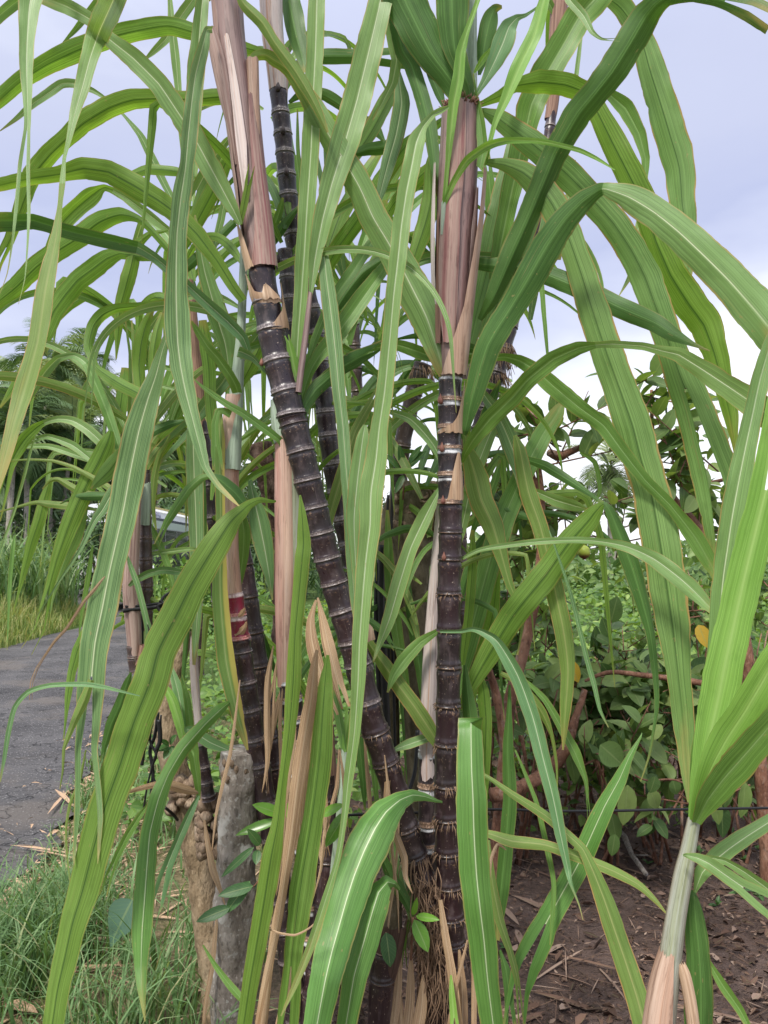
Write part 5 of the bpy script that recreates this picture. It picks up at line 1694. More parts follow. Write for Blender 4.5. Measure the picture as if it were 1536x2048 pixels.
# 9 dark canes at the foot
plant('K', 650, 2060, 1.92, 'dark sugarcane stalk low in the middle between hanging leaves')
stem('K', '620,2090,46 632,1960,46 646,1850,46 655,1740,44 656,1640,40 654,1540,34', 1.95, 1.98, [2060, 1990, 1930, 1872, 1810, 1722, 1660, 1600], CANER)
sheath('K', '656,1620,38 654,1540,36 652,1450,32', 1.98, 1.98, SH_BROWN)
plant('M', 762, 2080, 1.9, 'black cut sugarcane stump at the bottom beside the hanging broad leaves')
stem('M', '758,2100,48 760,2020,50 764,1950,48 768,1900,44', 1.92, 1.92, [2080, 1958], CANER)
sheath('M', '764,1965,52 770,1930,56 776,1890,60 784,1840,64', 1.93, 1.93, SH_DARK, a0=[-180, -170, -150, -120], a1=[180, 150, 120, 60])
plant('N', 862, 1700, 2.12, 'sugarcane stalk with a long whitish sheath half hidden behind the upright stalk')
stem('N', '858,1900,38 856,1720,38 855,1620,38 855,1500,37', 2.12, 2.12, [1870, 1810, 1750, 1690, 1650, 1574], CANEW)
sheath('N', '855,1590,34 856,1480,34 860,1350,32 868,1200,26 876,1080,20 880,1000,12', 2.12, 2.1, SH_WHITE)
plant('O', 980, 900, 2.5, 'distant thin dark sugarcane stalk leaning to the upper right with bearded roots')
O_ = '940,980,36 962,850,34 990,760,34 1010,690,30 1040,590,27 1068,480,24 1092,320,22 1104,220,20'
stem('O', O_, 2.5, 2.6, [940, 900, 860, 820, 780, 748, 700, 655, 615, 570, 530, 490, 440, 390, 340, 297, 255], CANE)
sheath('O', '1100,240,22 1106,200,24 1112,100,30 1118,20,34 1125,-60,36 1133,-200,28 1138,-300,10', 2.6, 2.6, SH_BROWN)
rootlets('O', O_, 2.5, 2.6, [692, 696, 700, 720, 748, 752], 40, 0.055, down=1.6)
# 10 bottom right plant
plant('Q', 1318, 2060, 1.5, 'young sugarcane with a bright green leaf fan, nearest at the lower right')
sheath('Q', '1318,2070,58 1330,1980,50 1342,1900,42 1352,1830,38 1366,1750,36 1376,1700,30 1388,1640,26', 1.5, 1.5, SH_GREY)
sheath('Q', '1316,2070,62 1328,1980,56 1344,1905,46', 1.495, 1.495, SH_TAN, a0=[-110, -110, -100], a1=[60, 40, 10], grow=1.06, label='tan papery outer sheath')
sheath('Q', '1388,2060,26 1380,2000,26 1370,1950,24 1362,1925,18', 1.48, 1.49, HUSK, a0=[-90, -90, -90, -90], a1=[70, 70, 70, 60], name='dry_husk')
# background stalks inside the leaf mass
plant('X1', 720, 1300, 2.9, 'slim background sugarcane stalk in the shade behind the long hanging pale leaf')
stem('X1', '735,1420,26 728,1200,26 722,1000,26 715,800,24 705,600,22', 2.9, 2.9, 50, CANEB)
plant('X2', 396, 1300, 2.9, 'slim background sugarcane stalk left behind the striped leaves')
stem('X2', '398,1350,20 394,1150,20 390,1000,20 384,850,18 376,760,14', 2.9, 2.9, 46, CANEB)
plant('X3', 925, 1300, 2.9, 'slim background sugarcane stalk behind the broad striped leaves')
stem('X3', '925,1380,24 922,1200,24 922,1000,24 928,800,22 935,640,20', 2.9, 2.9, 50, CANEB)
plant('X4', 800, 960, 2.7, 'rough brown old sugarcane stalk leaning behind the small clear patch of sky')
stem('X4', '795,1000,34 803,900,34 815,840,34 832,770,34 846,728,36', 2.7, 2.7, 55, CANEB)
rootlets('X4', '795,1000,34 803,900,34 815,840,34 832,770,34 846,728,36', 2.7, 2.7, [735, 740, 760], 40, 0.05, down=1.5)
# ---------------------------------------------------------------- leaves, upper left
L('B', 'P', 1.85, 1.45, '430,-150,8 330,-215,24 200,-210,38 105,-120,46 63,-10,48 55,67,32 53,134,27 55,200,18 55,250,13 47,334,15 43,418,15 37,484,9 28,551,4 12,600,2')
L('B', 'P', 1.8, 1.25, '445,-60,8,1.88 400,-140,26,1.7 320,-150,44,1.5 260,-80,52,1.36 227,0,50,1.3 200,60,47 180,117,34 167,167,29 150,227,20 137,284,10 129,317,7 125,367,11 120,411,10 113,468,19 103,518,27 90,585,34 75,684,36 48,784,37 28,850,28 10,920,22 -10,990,12', flip=11, mat2='O')
L('C', 'B', 2.15, 2.05, '545,110,10 495,97,20 424,77,30 382,63,30 334,52,33 267,63,37 214,77,37 150,103,40 93,130,37 40,164,30 -5,203,26 -60,250,20')
L('C', 'B', 2.1, 2.0, '480,200,16 441,194,28 384,199,27 334,197,30 267,200,36 217,217,38 167,247,37 134,277,33 100,310,36 67,351,33 45,410,25 20,480,20 -5,530,14 -20,580,4')
L('B', 'P', 1.87, 1.8, '481,449,10 467,420,25 444,377,38 417,327,46 384,267,45 351,217,45 317,167,43 267,117,40 217,77,30 187,43,27 134,13,30 87,-5,28 60,-20,20')
L('B', 'B', 1.88, 1.86, '480,449,8 488,410,14 496,370,12 505,330,2')
L('X2', 'G', 2.5, 2.4, '90,-30,26 38,0,22 0,30,22 -30,60,18')
L('X2', 'P', 2.6, 2.5, '350,410,10 345,400,13 321,354,17 300,310,17 280,270,13 247,230,6 214,200,7 187,182,10 147,167,17 123,168,17 100,184,18 67,207,15 33,237,9 0,262,2')
L('E', 'B', 1.95, 1.9, '487,601,16 467,574,20 434,521,25 394,468,36 354,428,37 317,401,41 267,371,46 217,344,43 167,337,40 117,349,30 67,356,28 27,364,25 -5,372,23 -50,385,16')
L('H', 'P', 2.4, 2.4, '356,478,8 347,468,14 300,431,20 250,394,18 210,375,14 185,390,35 155,415,36 130,440,34 112,470,24 95,505,14 80,540,3', flip=3.5, mat2='B')
L('H', 'B', 2.2, 2.2, '345,505,6 341,504,12 300,458,13 274,437,14 240,430,27 200,444,37 160,474,37 117,501,37 73,534,37 33,574,33 -5,605,27 -40,640,14')
L('E', 'U', 1.95, 1.72, '480,712,16 497,705,13 486,675,22 456,644,27 417,609,26 378,573,22 350,548,24 310,515,20 275,494,27 200,477,32 133,461,30 67,441,30 27,441,36 -5,441,42 -60,445,34', flip=8, mat2='D')
L('E', 'U', 1.9, 1.92, '476,702,24 486,705,22 505,715,16 520,730,11 533,748,3')
L('H', 'B', 2.3, 2.3, '330,525,5 312,517,12 280,513,17 240,507,22 214,517,34 187,537,38 155,561,38 130,591,37 107,624,36 90,665,32 60,720,25 30,770,18 0,815,4')
L('X2', 'B', 2.3, 2.3, '335,460,4 325,463,6 300,467,10 272,492,20 262,534,28 253,568,28 240,618,22 235,684,10 232,720,2')
L('I', 'B', 2.0, 2.25, '285,795,16 273,785,24 244,770,24 215,752,22 191,733,15 181,703,18 178,688,19 187,652,22 205,630,24 234,617,18 284,611,12 334,600,6', fold=0.1)
L('I', 'B', 2.1, 2.2, '284,800,14 282,780,22 278,730,26 283,684,26 292,650,20 305,620,10')
L('X2', 'B', 2.15, 2.2, '304,800,12 306,760,20 308,700,20 315,660,18 325,625,10')
L('X2', 'P', 2.2, 2.2, '258,890,10 262,830,18 265,760,17 262,690,14 258,640,6')
L('I', 'B', 2.2, 2.25, '214,910,16 222,895,18 233,860,18 240,820,24 246,775,24 250,735,14')
L('B', 'S', 1.86, 1.55, '424,58,12 414,60,13 407,87,23 391,150,30 384,200,30 377,267,33 371,334,30 361,401,37 354,468,35 352,534,43 352,601,50 355,684,51 361,734,45 371,784,40 384,834,30 397,884,26 411,934,16 435,970,12 460,995,9 478,1012,3')
L('C', 'P', 2.0, 1.95, '409,-10,28 405,0,27 398,80,33 393,150,37 388,230,32 383,330,20 380,400,6')
L('X2', 'P', 2.3, 2.3, '338,-10,10 340,0,10 345,60,17 352,120,18 357,180,14 362,260,10 366,330,2')
L('C', 'G', 2.3, 2.3, '215,-15,20 200,0,18 170,35,14 150,60,10 122,90,2')
L('C', 'P', 2.3, 2.3, '390,-8,24 385,0,22 360,35,22 330,80,17 305,105,11 286,122,2')
L('X2', 'B', 2.4, 2.4, '395,355,8 350,342,18 300,338,20 267,348,14 235,365,2')
L('C', 'P', 2.2, 2.2, '462,270,6 451,284,14 427,317,24 400,367,26 377,414,20 365,440,8')
L('C', 'B', 2.22, 2.2, '470,290,8 460,305,20 434,367,32 401,430,30 381,468,24 362,505,12')
L('E', 'D', 2.3, 2.3, '468,444,16 417,494,20 374,534,18 345,560,6')
L('C', 'P', 2.3, 2.3, '450,395,14 442,440,15 431,484,12 422,520,3')
L('E', 'P', 2.1, 2.1, '457,735,16 450,687,40 437,645,45 425,600,39 411,550,31 403,512,24 396,470,14 390,430,3')
L('E', 'G', 1.93, 1.85, '476,785,20 471,770,22 460,750,21 437,718,21 417,695,19 398,667,15 382,642,6')
L('F', 'G', 1.95, 1.9, '566,890,14 556,878,15 525,855,18 486,827,17 456,810,14 427,790,12 407,775,8 384,755,2')
L('C', 'S', 2.25, 2.2, '545,640,10 520,665,22 500,690,26 470,722,30 445,764,30 421,794,30 394,833,26 364,863,25 330,895,18 300,925,6')
L('C', 'B', 2.28, 2.25, '540,650,10 519,695,28 500,735,30 485,765,14 478,790,4')
L('E', 'B', 2.2, 2.2, '440,905,12 428,870,22 420,800,22 418,740,26 412,690,26 405,640,16')
L('E', 'G', 1.93, 1.9, '462,828,18 448,822,14 436,822,12 430,850,16 432,900,18 434,940,8')
# striped broad leaf and the front diagonal
L('I', 'S', 1.75, 1.55, '345,640,8 325,700,20 312,750,32 295,800,46 278,860,58 261,940,60 247,1018,60 232,1084,57 217,1151,57 204,1218,60 190,1285,57 182,1364,50 177,1431,38 170,1498,26 172,1564,24 173,1631,22 168,1698,12 166,1730,2', fold=0.10)
L('F', 'B', 1.85, 1.4, '552,1002,4 545,1003,6 520,1000,12 500,1008,18 488,1018,25 461,1044,40 428,1095,57 384,1168,63 351,1235,67 317,1302,70 300,1364,70 267,1448,70 240,1531,70 210,1615,68 187,1698,63 165,1782,60 145,1848,52 130,1915,47 115,1982,43 103,2060,38 84,2160,34 62,2290,26 48,2400,12', fold=0.10, waves=0.5)
L('E', 'C', 1.9, 1.55, '462,1404,6 455,1408,12 440,1420,22 411,1448,24 367,1498,30 337,1548,28 317,1598,34 300,1665,35 294,1731,38 289,1798,40 284,1865,37 282,1932,26 284,1982,15 290,2043,2')
L('J', 'U', 1.95, 1.8, '397,1591,6 377,1631,18 351,1691,21 331,1741,22 317,1790,16 310,1820,3')
L('J', 'Y', 2.0, 2.05, '392,1515,8 384,1500,12 368,1480,14 358,1440,20 345,1400,20 332,1376,12 322,1358,2')
L('J', 'U', 2.0, 2.1, '388,1520,8 378,1500,12 370,1470,22 365,1430,28 355,1380,24 346,1347,12 340,1325,2')
L('J', 'G', 2.03, 2.05, '386,1500,8 380,1450,14 374,1400,14 367,1370,8 362,1350,2')
L('J', 'U', 1.98, 2.0, '378,1475,6 374,1458,14 385,1462,22 420,1485,24 455,1500,16 475,1507,5')
L('J', 'G', 1.98, 1.95, '398,1600,6 396,1570,14 390,1530,20 384,1490,18 378,1466,8')
L('J', 'R', 1.98, 1.8, '400,1585,6 375,1580,16 345,1572,18 310,1570,12 270,1580,8 245,1590,2')
L('H', 'S', 2.0, 1.95, '384,860,20 386,890,32 388,950,34 391,1018,34 393,1084,30 393,1151,26 395,1220,20 390,1290,14 388,1330,6')
L('H', 'G', 2.05, 2.0, '408,930,6 406,960,10 405,1040,18 403,1120,16 400,1180,4')
L('E', 'W', 1.95, 1.88, '440,818,8 436,827,18 440,880,22 440,950,20 441,1018,20 442,1084,22 440,1151,28 441,1200,32 445,1252,34 452,1321,36 462,1372,32 475,1430,26 488,1475,14 495,1500,4')
L('H', 'D', 1.85, 1.8, '490,1010,18 470,985,28 440,960,24 418,952,12 400,957,16 377,978,18 357,1008,18 334,1045,14 312,1090,2', flip=3, mat2='G')
L('E', 'G', 2.0, 2.05, '480,985,12 478,1010,14 488,1060,26 486,1110,24 480,1160,12 476,1190,2')
L('F', 'U', 2.05, 2.0, '500,960,8 505,985,18 518,1040,42 530,1100,38 540,1160,16 545,1200,3')
# fan of the tied stalk
L('I', 'G', 2.0, 2.2, '250,925,14 240,901,18 228,865,20 211,817,22 191,768,22 172,727,20 148,711,14 117,717,16 94,739,20 78,762,16 59,797,10 39,832,5 25,852,2', flip=5, mat2='P')
L('I', 'P', 2.0, 2.1, '235,925,8 227,914,12 205,887,22 176,860,22 146,842,18 117,838,14 88,846,12 68,860,22 45,885,26 20,930,22 5,985,14 -10,1040,4', flip=6, mat2='B')
L('I', 'P', 2.0, 2.1, '215,945,10 203,938,16 176,914,15 146,891,18 117,879,14 94,873,12 69,879,10 25,891,10 -5,900,8')
L('I', 'P', 2.1, 2.15, '190,930,10 176,920,13 137,905,15 98,893,12 59,893,9 25,897,3')
L('I', 'O', 1.95, 2.0, '232,985,10 215,973,12 186,955,10 146,934,8 107,922,6 59,919,4 16,922,2')
L('I', 'D', 1.95, 2.0, '240,992,8 225,992,14 186,992,18 156,994,12 137,1000,5 120,1008,2')
L('I', 'O', 1.98, 2.0, '205,992,8 166,985,12 145,975,14 117,959,10 100,962,6 85,978,2')
L('I', 'O', 2.0, 2.05, '200,1022,4 176,1016,8 140,1012,14 100,1008,14 70,1005,8 20,1018,4 -5,1024,3')
L('I', 'B', 2.0, 1.95, '222,862,10 215,885,30 197,925,36 180,956,36 154,1011,36 134,1061,33 114,1118,24 100,1168,17 87,1218,10 77,1258,5 50,1302,2')
L('I', 'B', 2.05, 2.0, '105,955,5 97,970,12 88,1000,20 80,1035,23 63,1085,20 50,1135,13 37,1185,5 25,1230,2')
L('I', 'T', 2.05, 2.0, '175,1010,5 165,1035,18 152,1070,28 135,1110,22 120,1150,12 105,1200,4 100,1240,1')
L('I', 'P', 1.9, 1.88, '72,868,2 60,905,5 50,945,6 30,1018,6 7,1084,5 -8,1130,3')
L('I', 'S', 1.75, 1.7, '240,948,6 236,962,10 222,990,22 205,1020,20 187,1045,14 160,1100,8 120,1160,5 85,1215,3 70,1240,1')
L('I', 'T', 1.85, 1.9, '255,895,10 245,905,20 220,940,34 195,965,20 182,978,4')
L('I', 'R', 1.65, 1.6, '210,1153,2 204,1160,4 190,1178,6 167,1205,6 135,1255,6 108,1285,5 75,1335,4 63,1365,3 61,1400,2')
L('I', 'G', 2.0, 2.0, '185,1090,3 180,1130,9 172,1180,10 163,1230,6 158,1275,2')
L('I', 'B', 1.9, 1.85, '180,1230,4 170,1262,14 155,1300,20 143,1345,16 136,1390,12 132,1430,6 127,1480,2')
L('I', 'G', 1.8, 1.75, '30,1070,3 26,1100,9 20,1170,8 17,1240,4 14,1300,1')
L('X2', 'B', 2.3, 2.3, '374,840,22 340,870,30 310,905,34 285,960,30 272,1010,16 265,1050,3')
L('X2', 'D', 2.25, 2.2, '375,842,4 365,842,8 340,848,14 315,858,18 295,870,12 275,885,3')
L('X2', 'B', 2.35, 2.3, '360,840,8 350,855,14 330,885,26 305,920,36 285,965,32 275,1010,20 270,1050,4')
L('X2', 'O', 2.1, 2.1, '340,870,3 332,890,7 318,915,11 308,960,14 305,1010,10 312,1060,3')
L('I', 'G', 1.95, 1.9, '272,1020,5 285,1030,9 305,1060,12 320,1090,14 335,1130,14 345,1170,10 352,1210,4')
L('I', 'U', 1.82, 1.8, '258,1172,6 270,1162,12 295,1148,16 325,1140,16 355,1143,14 385,1150,6')
L('I', 'U', 1.8, 1.78, '254,1110,4 262,1135,10 275,1170,12 288,1220,12 300,1270,14 312,1310,6')
L('I', 'O', 1.88, 1.9, '252,1180,4 270,1190,12 300,1198,12 330,1215,10 345,1235,3')
L('I', 'G', 1.9, 1.95, '280,1110,5 300,1098,12 325,1090,9 350,1080,3')
L('I', 'P', 1.9, 1.95, '270,1120,3 300,1108,7 340,1103,12 380,1098,10 395,1100,3')
L('B', 'U', 1.55, 1.5, '280,1392,2 247,1384,5 205,1374,9 167,1369,11 100,1371,10 57,1384,10 30,1414,10 17,1464,10 8,1520,7 0,1564,3')
L('I', 'D', 1.8, 1.8, '262,1345,4 255,1365,14 240,1410,22 222,1450,20 210,1490,12 203,1522,3')
L('I', 'O', 1.6, 1.55, '182,1360,10 168,1400,18 150,1440,14 138,1470,10 128,1498,6 126,1540,4 120,1578,2')
L('J', 'O', 1.9, 1.8, '172,1500,3 160,1560,6 140,1610,6 132,1660,4 135,1720,3 142,1780,2')
L('J', 'G', 2.0, 2.0, '300,1605,5 280,1630,12 255,1670,16 235,1710,14 218,1750,10 205,1790,4')
# ---------------------------------------------------------------- upper middle
L('C', 'O', 1.92, 1.98, '503,130,8 510,114,16 530,110,20 545,118,24 579,143,26 622,207,38 652,260,45 686,317,48 719,374,52 746,434,57 776,484,58 803,534,62 829,585,68 853,634,64 872,690,50 890,750,24', flip=5, mat2='P')
L('C', 'O', 1.88, 1.9, '478,-10,12 490,10,20 525,45,22 550,85,22 590,140,24 620,190,20 640,230,14 655,265,5')
L('A', 'P', 1.9, 1.5, '897,214,6 880,222,12 866,230,13 846,254,18 833,284,36 823,334,38 813,384,38 803,451,38 796,518,38 788,585,34 779,684,34 769,784,37 759,851,37 752,918,46 742,984,52 740,1051,46 732,1118,41 726,1185,37 719,1285,33 716,1364,30 709,1464,24 696,1564,20 689,1631,14 676,1715,12 646,1815,17 619,1898,18 592,1965,13 562,2032,3')
L('B', 'S', 1.95, 1.85, '645,470,6 648,500,14 652,548,28 662,626,33 671,704,32 678,782,28 686,851,26 692,934,25 699,1018,25 702,1100,23 709,1200,18 716,1270,6')
L('B', 'P', 1.9, 1.85, '730,850,8 725,880,28 715,960,36 708,1040,32 712,1140,16 716,1220,3')
sheath('B', '597,785,12 602,740,13 610,680,13 617,620,11 621,585,8', 1.895, 1.92, SH_PURPLE, label='thin purple side shoot')
L('B', 'P', 1.9, 2.0, '600,790,6 597,760,16 594,715,26 597,660,28 602,600,30 609,501,35 615,401,37 622,301,37 626,200,37 631,100,37 634,-5,35 640,-160,28 652,-280,6', flip=2.2, mat2='P')
L('B', 'P', 1.92, 2.0, '621,592,8 630,518,28 645,440,42 664,367,50 690,284,58 714,200,60 736,110,58 757,20,52 764,-15,50 790,-150,36 830,-250,6')
L('B', 'Y', 1.91, 1.9, '600,775,8 590,740,20 582,700,16 574,670,5')
L('B', 'G', 1.93, 2.1, '603,800,8 620,745,20 640,710,30 666,680,36 695,640,38 730,590,36 762,545,26 785,510,14 800,485,3')
L('B', 'G', 1.95, 2.15, '605,770,8 618,720,12 630,680,17 650,630,19 680,580,23 708,540,25 738,495,22 760,455,12 772,430,3')
L('B', 'D', 1.9, 2.0, '603,865,6 605,845,10 610,812,22 630,780,28 655,757,30 685,733,32 718,715,30 745,702,18 770,688,4')
L('N', 'G', 2.12, 1.75, '720,702,4 740,698,10 794,690,22 835,703,28 874,716,20 936,718,18 975,716,18 1010,714,16 1040,722,26 1073,742,32 1110,775,36 1157,814,34 1207,851,32 1241,897,30 1291,961,24 1341,1011,26 1391,1075,34 1425,1135,28 1447,1188,5')
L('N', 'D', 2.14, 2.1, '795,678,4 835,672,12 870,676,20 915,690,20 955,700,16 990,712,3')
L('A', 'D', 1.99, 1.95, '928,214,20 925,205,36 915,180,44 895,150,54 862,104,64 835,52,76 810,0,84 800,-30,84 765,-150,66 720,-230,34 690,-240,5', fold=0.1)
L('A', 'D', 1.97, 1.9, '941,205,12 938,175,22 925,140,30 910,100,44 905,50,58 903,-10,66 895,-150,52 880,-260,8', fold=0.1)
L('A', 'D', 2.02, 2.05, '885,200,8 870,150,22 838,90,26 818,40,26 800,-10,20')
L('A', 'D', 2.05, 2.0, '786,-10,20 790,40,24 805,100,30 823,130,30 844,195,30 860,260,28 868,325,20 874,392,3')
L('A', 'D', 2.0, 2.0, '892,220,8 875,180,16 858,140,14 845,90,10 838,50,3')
L('A', 'Y', 1.95, 1.9, '886,415,5 889,395,9 894,338,10 899,286,15 907,208,23 917,156,25 922,104,21 933,65,13 956,0,9 965,-40,4')
L('A', 'Y', 1.95, 1.85, '886,418,5 893,395,11 909,360,13 935,320,18 974,292,17 1013,281,14 1065,281,11 1105,287,10 1157,300,9 1195,318,7 1230,340,2')
sheath('A', '884,470,6 886,440,9 888,405,11', 1.955, 1.95, SH_GREEN, label='thin shoot base')
L('A', 'Y', 1.97, 1.95, '970,330,6 974,312,9 990,247,12 1013,195,22 1040,130,32 1071,65,30 1089,0,22 1100,-40,12')
L('A', 'G', 1.96, 1.98, '960,335,14 967,300,22 962,250,22 955,210,14 942,150,6')
L('A', 'U', 2.0, 1.98, '950,200,6 955,186,10 972,158,18 990,122,34 1006,86,44 1018,54,34 1034,36,14 1052,30,7 1075,14,4 1095,-10,2')
L('A', 'D', 2.02, 2.0, '958,150,6 965,115,22 972,75,34 980,40,34 990,18,18 1004,14,6')
L('A', 'Y', 1.97, 1.96, '948,146,4 955,135,10 966,118,14 976,104,8 980,96,2')
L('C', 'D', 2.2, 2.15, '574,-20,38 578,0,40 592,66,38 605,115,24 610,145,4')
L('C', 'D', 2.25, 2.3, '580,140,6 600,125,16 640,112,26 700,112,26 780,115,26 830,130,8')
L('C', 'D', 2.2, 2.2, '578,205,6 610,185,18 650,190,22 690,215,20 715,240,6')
L('A', 'P', 2.1, 2.05, '773,-10,20 775,20,22 785,80,23 793,120,24 785,165,20 765,205,12 745,240,3')
L('A', 'S', 2.15, 2.1, '797,140,6 799,165,18 803,207,34 793,267,34 779,317,30 765,370,22 752,420,6')
L('X1', 'T', 2.2, 2.25, '705,325,6 709,317,20 745,260,30 780,195,28 800,150,12')
L('X1', 'D', 2.2, 2.2, '700,312,6 735,300,22 770,295,26 785,280,14')
L('X1', 'D', 2.3, 2.3, '770,285,4 755,262,18 738,245,22 715,240,14')
L('A', 'B', 2.1, 2.2, '890,235,8 876,247,16 813,290,28 762,360,30 720,434,32 672,501,32 650,545,20 635,580,4')
L('A', 'B', 2.1, 2.2, '885,305,6 876,317,14 830,364,28 790,405,24 765,445,12 752,475,2')
L('A', 'B', 2.1, 2.1, '866,300,8 862,330,22 862,400,36 850,450,36 830,510,26 815,560,8')
L('N', 'U', 2.15, 2.2, '785,572,4 800,560,14 830,525,22 870,512,24 920,512,22 952,512,20 995,514,16 1050,516,3')
L('A', 'D', 2.1, 1.8, '880,510,8 900,508,14 952,526,22 990,530,30 1024,530,36 1091,548,38 1141,568,38 1191,591,40 1241,615,40 1308,644,36 1345,668,26 1385,688,10 1420,702,2')
L('X1', 'B', 2.3, 2.35, '612,880,4 612,875,10 640,855,24 665,838,22 700,830,14 745,828,10 785,838,4')
L('X4', 'P', 2.25, 2.2, '770,822,4 785,825,12 820,838,20 850,868,22 870,895,20 888,935,6')
L('X1', 'O', 2.1, 2.2, '655,1080,4 660,1030,20 690,930,24 712,860,20 745,800,14 770,760,3')
L('X1', 'B', 2.3, 2.4, '640,560,10 655,500,26 680,430,30 720,360,26 760,300,14')
L('X1', 'G', 2.35, 2.4, '700,690,8 712,620,24 740,550,28 775,480,24 805,420,10')
L('X1', 'S', 2.4, 2.4, '690,560,10 678,500,24 660,420,28 648,350,24 640,280,10')
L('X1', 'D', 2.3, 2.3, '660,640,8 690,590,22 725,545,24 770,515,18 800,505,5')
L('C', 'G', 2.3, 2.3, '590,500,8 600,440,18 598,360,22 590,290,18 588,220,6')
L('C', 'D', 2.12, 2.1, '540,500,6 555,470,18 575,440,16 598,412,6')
L('C', 'G', 2.13, 2.1, '540,492,5 548,455,14 560,420,14 566,395,5')
L('X1', 'B', 2.5, 2.5, '760,680,8 780,620,22 790,540,26 785,460,22 770,400,8')
# behind the upright stalk, right
L('A', 'T', 2.2, 2.3, '930,740,10 950,640,36 970,560,46 990,470,52 1010,380,50 1030,300,40 1040,240,20', fold=0.08)
L('A', 'T', 2.18, 2.3, '955,720,12 990,620,42 1020,540,46 1045,470,42 1075,390,36 1100,320,14', fold=0.08)
L('X3', 'G', 2.3, 2.35, '960,620,8 978,540,22 984,450,26 978,360,22 972,300,8')
L('X3', 'S', 2.4, 2.4, '1060,640,10 1075,540,24 1095,440,26 1120,340,20 1135,250,6')
# ---------------------------------------------------------------- upper right
L('A', 'D', 2.02, 1.65, '960,640,10 985,600,28 1020,520,40 1060,430,44 1085,370,46 1110,310,48 1134,267,50 1158,227,54 1188,190,54 1224,144,56 1258,90,58 1290,35,55 1310,10,44 1335,-8,34 1390,-12,26 1450,2,26 1500,18,34 1545,45,30')
L('A', 'G', 2.15, 2.1, '985,560,14 1000,500,32 1020,400,42 1040,310,46 1054,250,52 1064,207,58 1091,150,60 1124,93,60 1158,33,60 1195,-10,62 1260,-110,46 1330,-140,24 1380,-110,5')
L('A', 'D', 1.98, 1.55, '928,870,8 930,860,14 945,790,38 975,690,50 1024,610,52 1057,555,60 1094,490,60 1130,438,52 1165,402,42 1195,381,26 1212,378,26 1258,394,50 1308,424,58 1358,464,62 1408,511,68 1458,561,72 1508,618,76 1550,670,76 1600,740,60', flip=9.5, mat2='P', fold=0.1, waves=0.5)
L('A', 'T', 2.03, 1.85, '958,222,8 968,224,16 1000,240,36 1040,270,46 1085,305,52 1135,350,54 1180,395,54 1225,445,56 1262,500,58 1290,555,58 1310,610,58 1332,670,56 1358,745,61 1385,818,66 1405,884,66 1425,951,66 1438,1018,54 1447,1085,38 1452,1150,10', fold=0.08, waves=0.5)
L('A', 'T', 2.0, 1.75, '965,328,6 975,325,12 1010,330,26 1045,345,42 1080,375,52 1105,410,56 1135,470,54 1160,540,54 1185,620,59 1211,700,62 1241,784,65 1264,851,70 1281,918,73 1301,984,70 1314,1051,73 1325,1118,73 1335,1185,70 1345,1252,64 1354,1330,48 1365,1431,41 1371,1498,33 1375,1548,25 1377,1605,5', fold=0.08, waves=0.5)
L('A', 'B', 2.06, 1.95, '945,222,6 960,210,10 1000,192,20 1031,172,24 1080,165,42 1130,170,42 1170,185,38 1190,215,36 1224,284,48 1258,351,52 1290,415,50 1312,484,48 1341,551,58 1375,605,62 1408,651,60 1428,705,48 1445,767,36 1461,834,26 1471,905,8')
L('O', 'G', 2.25, 2.2, '1175,172,6 1195,174,15 1211,183,20 1251,217,33 1278,267,27 1291,317,18 1289,374,10 1281,434,13 1271,484,17 1261,551,11 1238,592,2', flip=5.5, mat2='P')
L('O', 'T', 2.3, 2.25, '1205,-20,24 1215,-5,30 1245,20,38 1281,77,40 1301,144,52 1321,207,58 1341,274,60 1358,334,58 1364,401,50 1368,434,46 1374,500,32 1378,570,6')
L('A', 'P', 1.9, 1.8, '1135,-15,16 1140,0,18 1168,33,17 1184,63,10 1204,78,5 1240,80,1')
L('O', 'P', 2.4, 2.4, '1165,50,6 1155,130,9 1140,250,9 1120,400,10 1105,480,3')
L('O', 'P', 2.4, 2.4, '1150,320,4 1140,380,14 1125,450,16 1118,520,8')
L('N', 'G', 2.05, 1.5, '925,925,6 930,908,14 945,882,26 980,838,36 1024,796,38 1057,758,36 1107,718,34 1157,696,28 1191,690,14 1224,688,15 1285,692,16 1325,702,20 1358,710,30 1408,741,40 1458,774,47 1508,808,52 1550,840,52 1600,880,40', flip=8, mat2='P')
L('X3', 'G', 2.2, 2.4, '900,1440,10 922,1340,34 950,1230,44 980,1120,48 1010,1030,46 1054,930,42 1085,870,40 1115,825,28 1128,800,6')
L('X3', 'P', 2.25, 2.3, '905,1130,6 925,1050,22 945,960,28 975,880,26 1005,815,20 1040,760,8')
L('X3', 'B', 2.3, 2.3, '925,1500,6 940,1400,20 965,1310,26 985,1230,24 995,1150,12 998,1100,3')
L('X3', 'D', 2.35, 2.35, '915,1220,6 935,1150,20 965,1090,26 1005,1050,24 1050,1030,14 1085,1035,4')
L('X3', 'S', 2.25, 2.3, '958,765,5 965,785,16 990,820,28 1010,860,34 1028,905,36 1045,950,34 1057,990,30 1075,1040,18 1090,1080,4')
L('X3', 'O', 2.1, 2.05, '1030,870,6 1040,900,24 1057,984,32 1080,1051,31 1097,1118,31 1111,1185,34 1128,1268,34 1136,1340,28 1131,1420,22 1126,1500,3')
L('X3', 'O', 2.15, 2.1, '928,860,6 935,900,22 950,950,46 962,1000,48 985,1050,42 1003,1110,26 1020,1170,16 1038,1210,12 1045,1250,6 1035,1310,3')
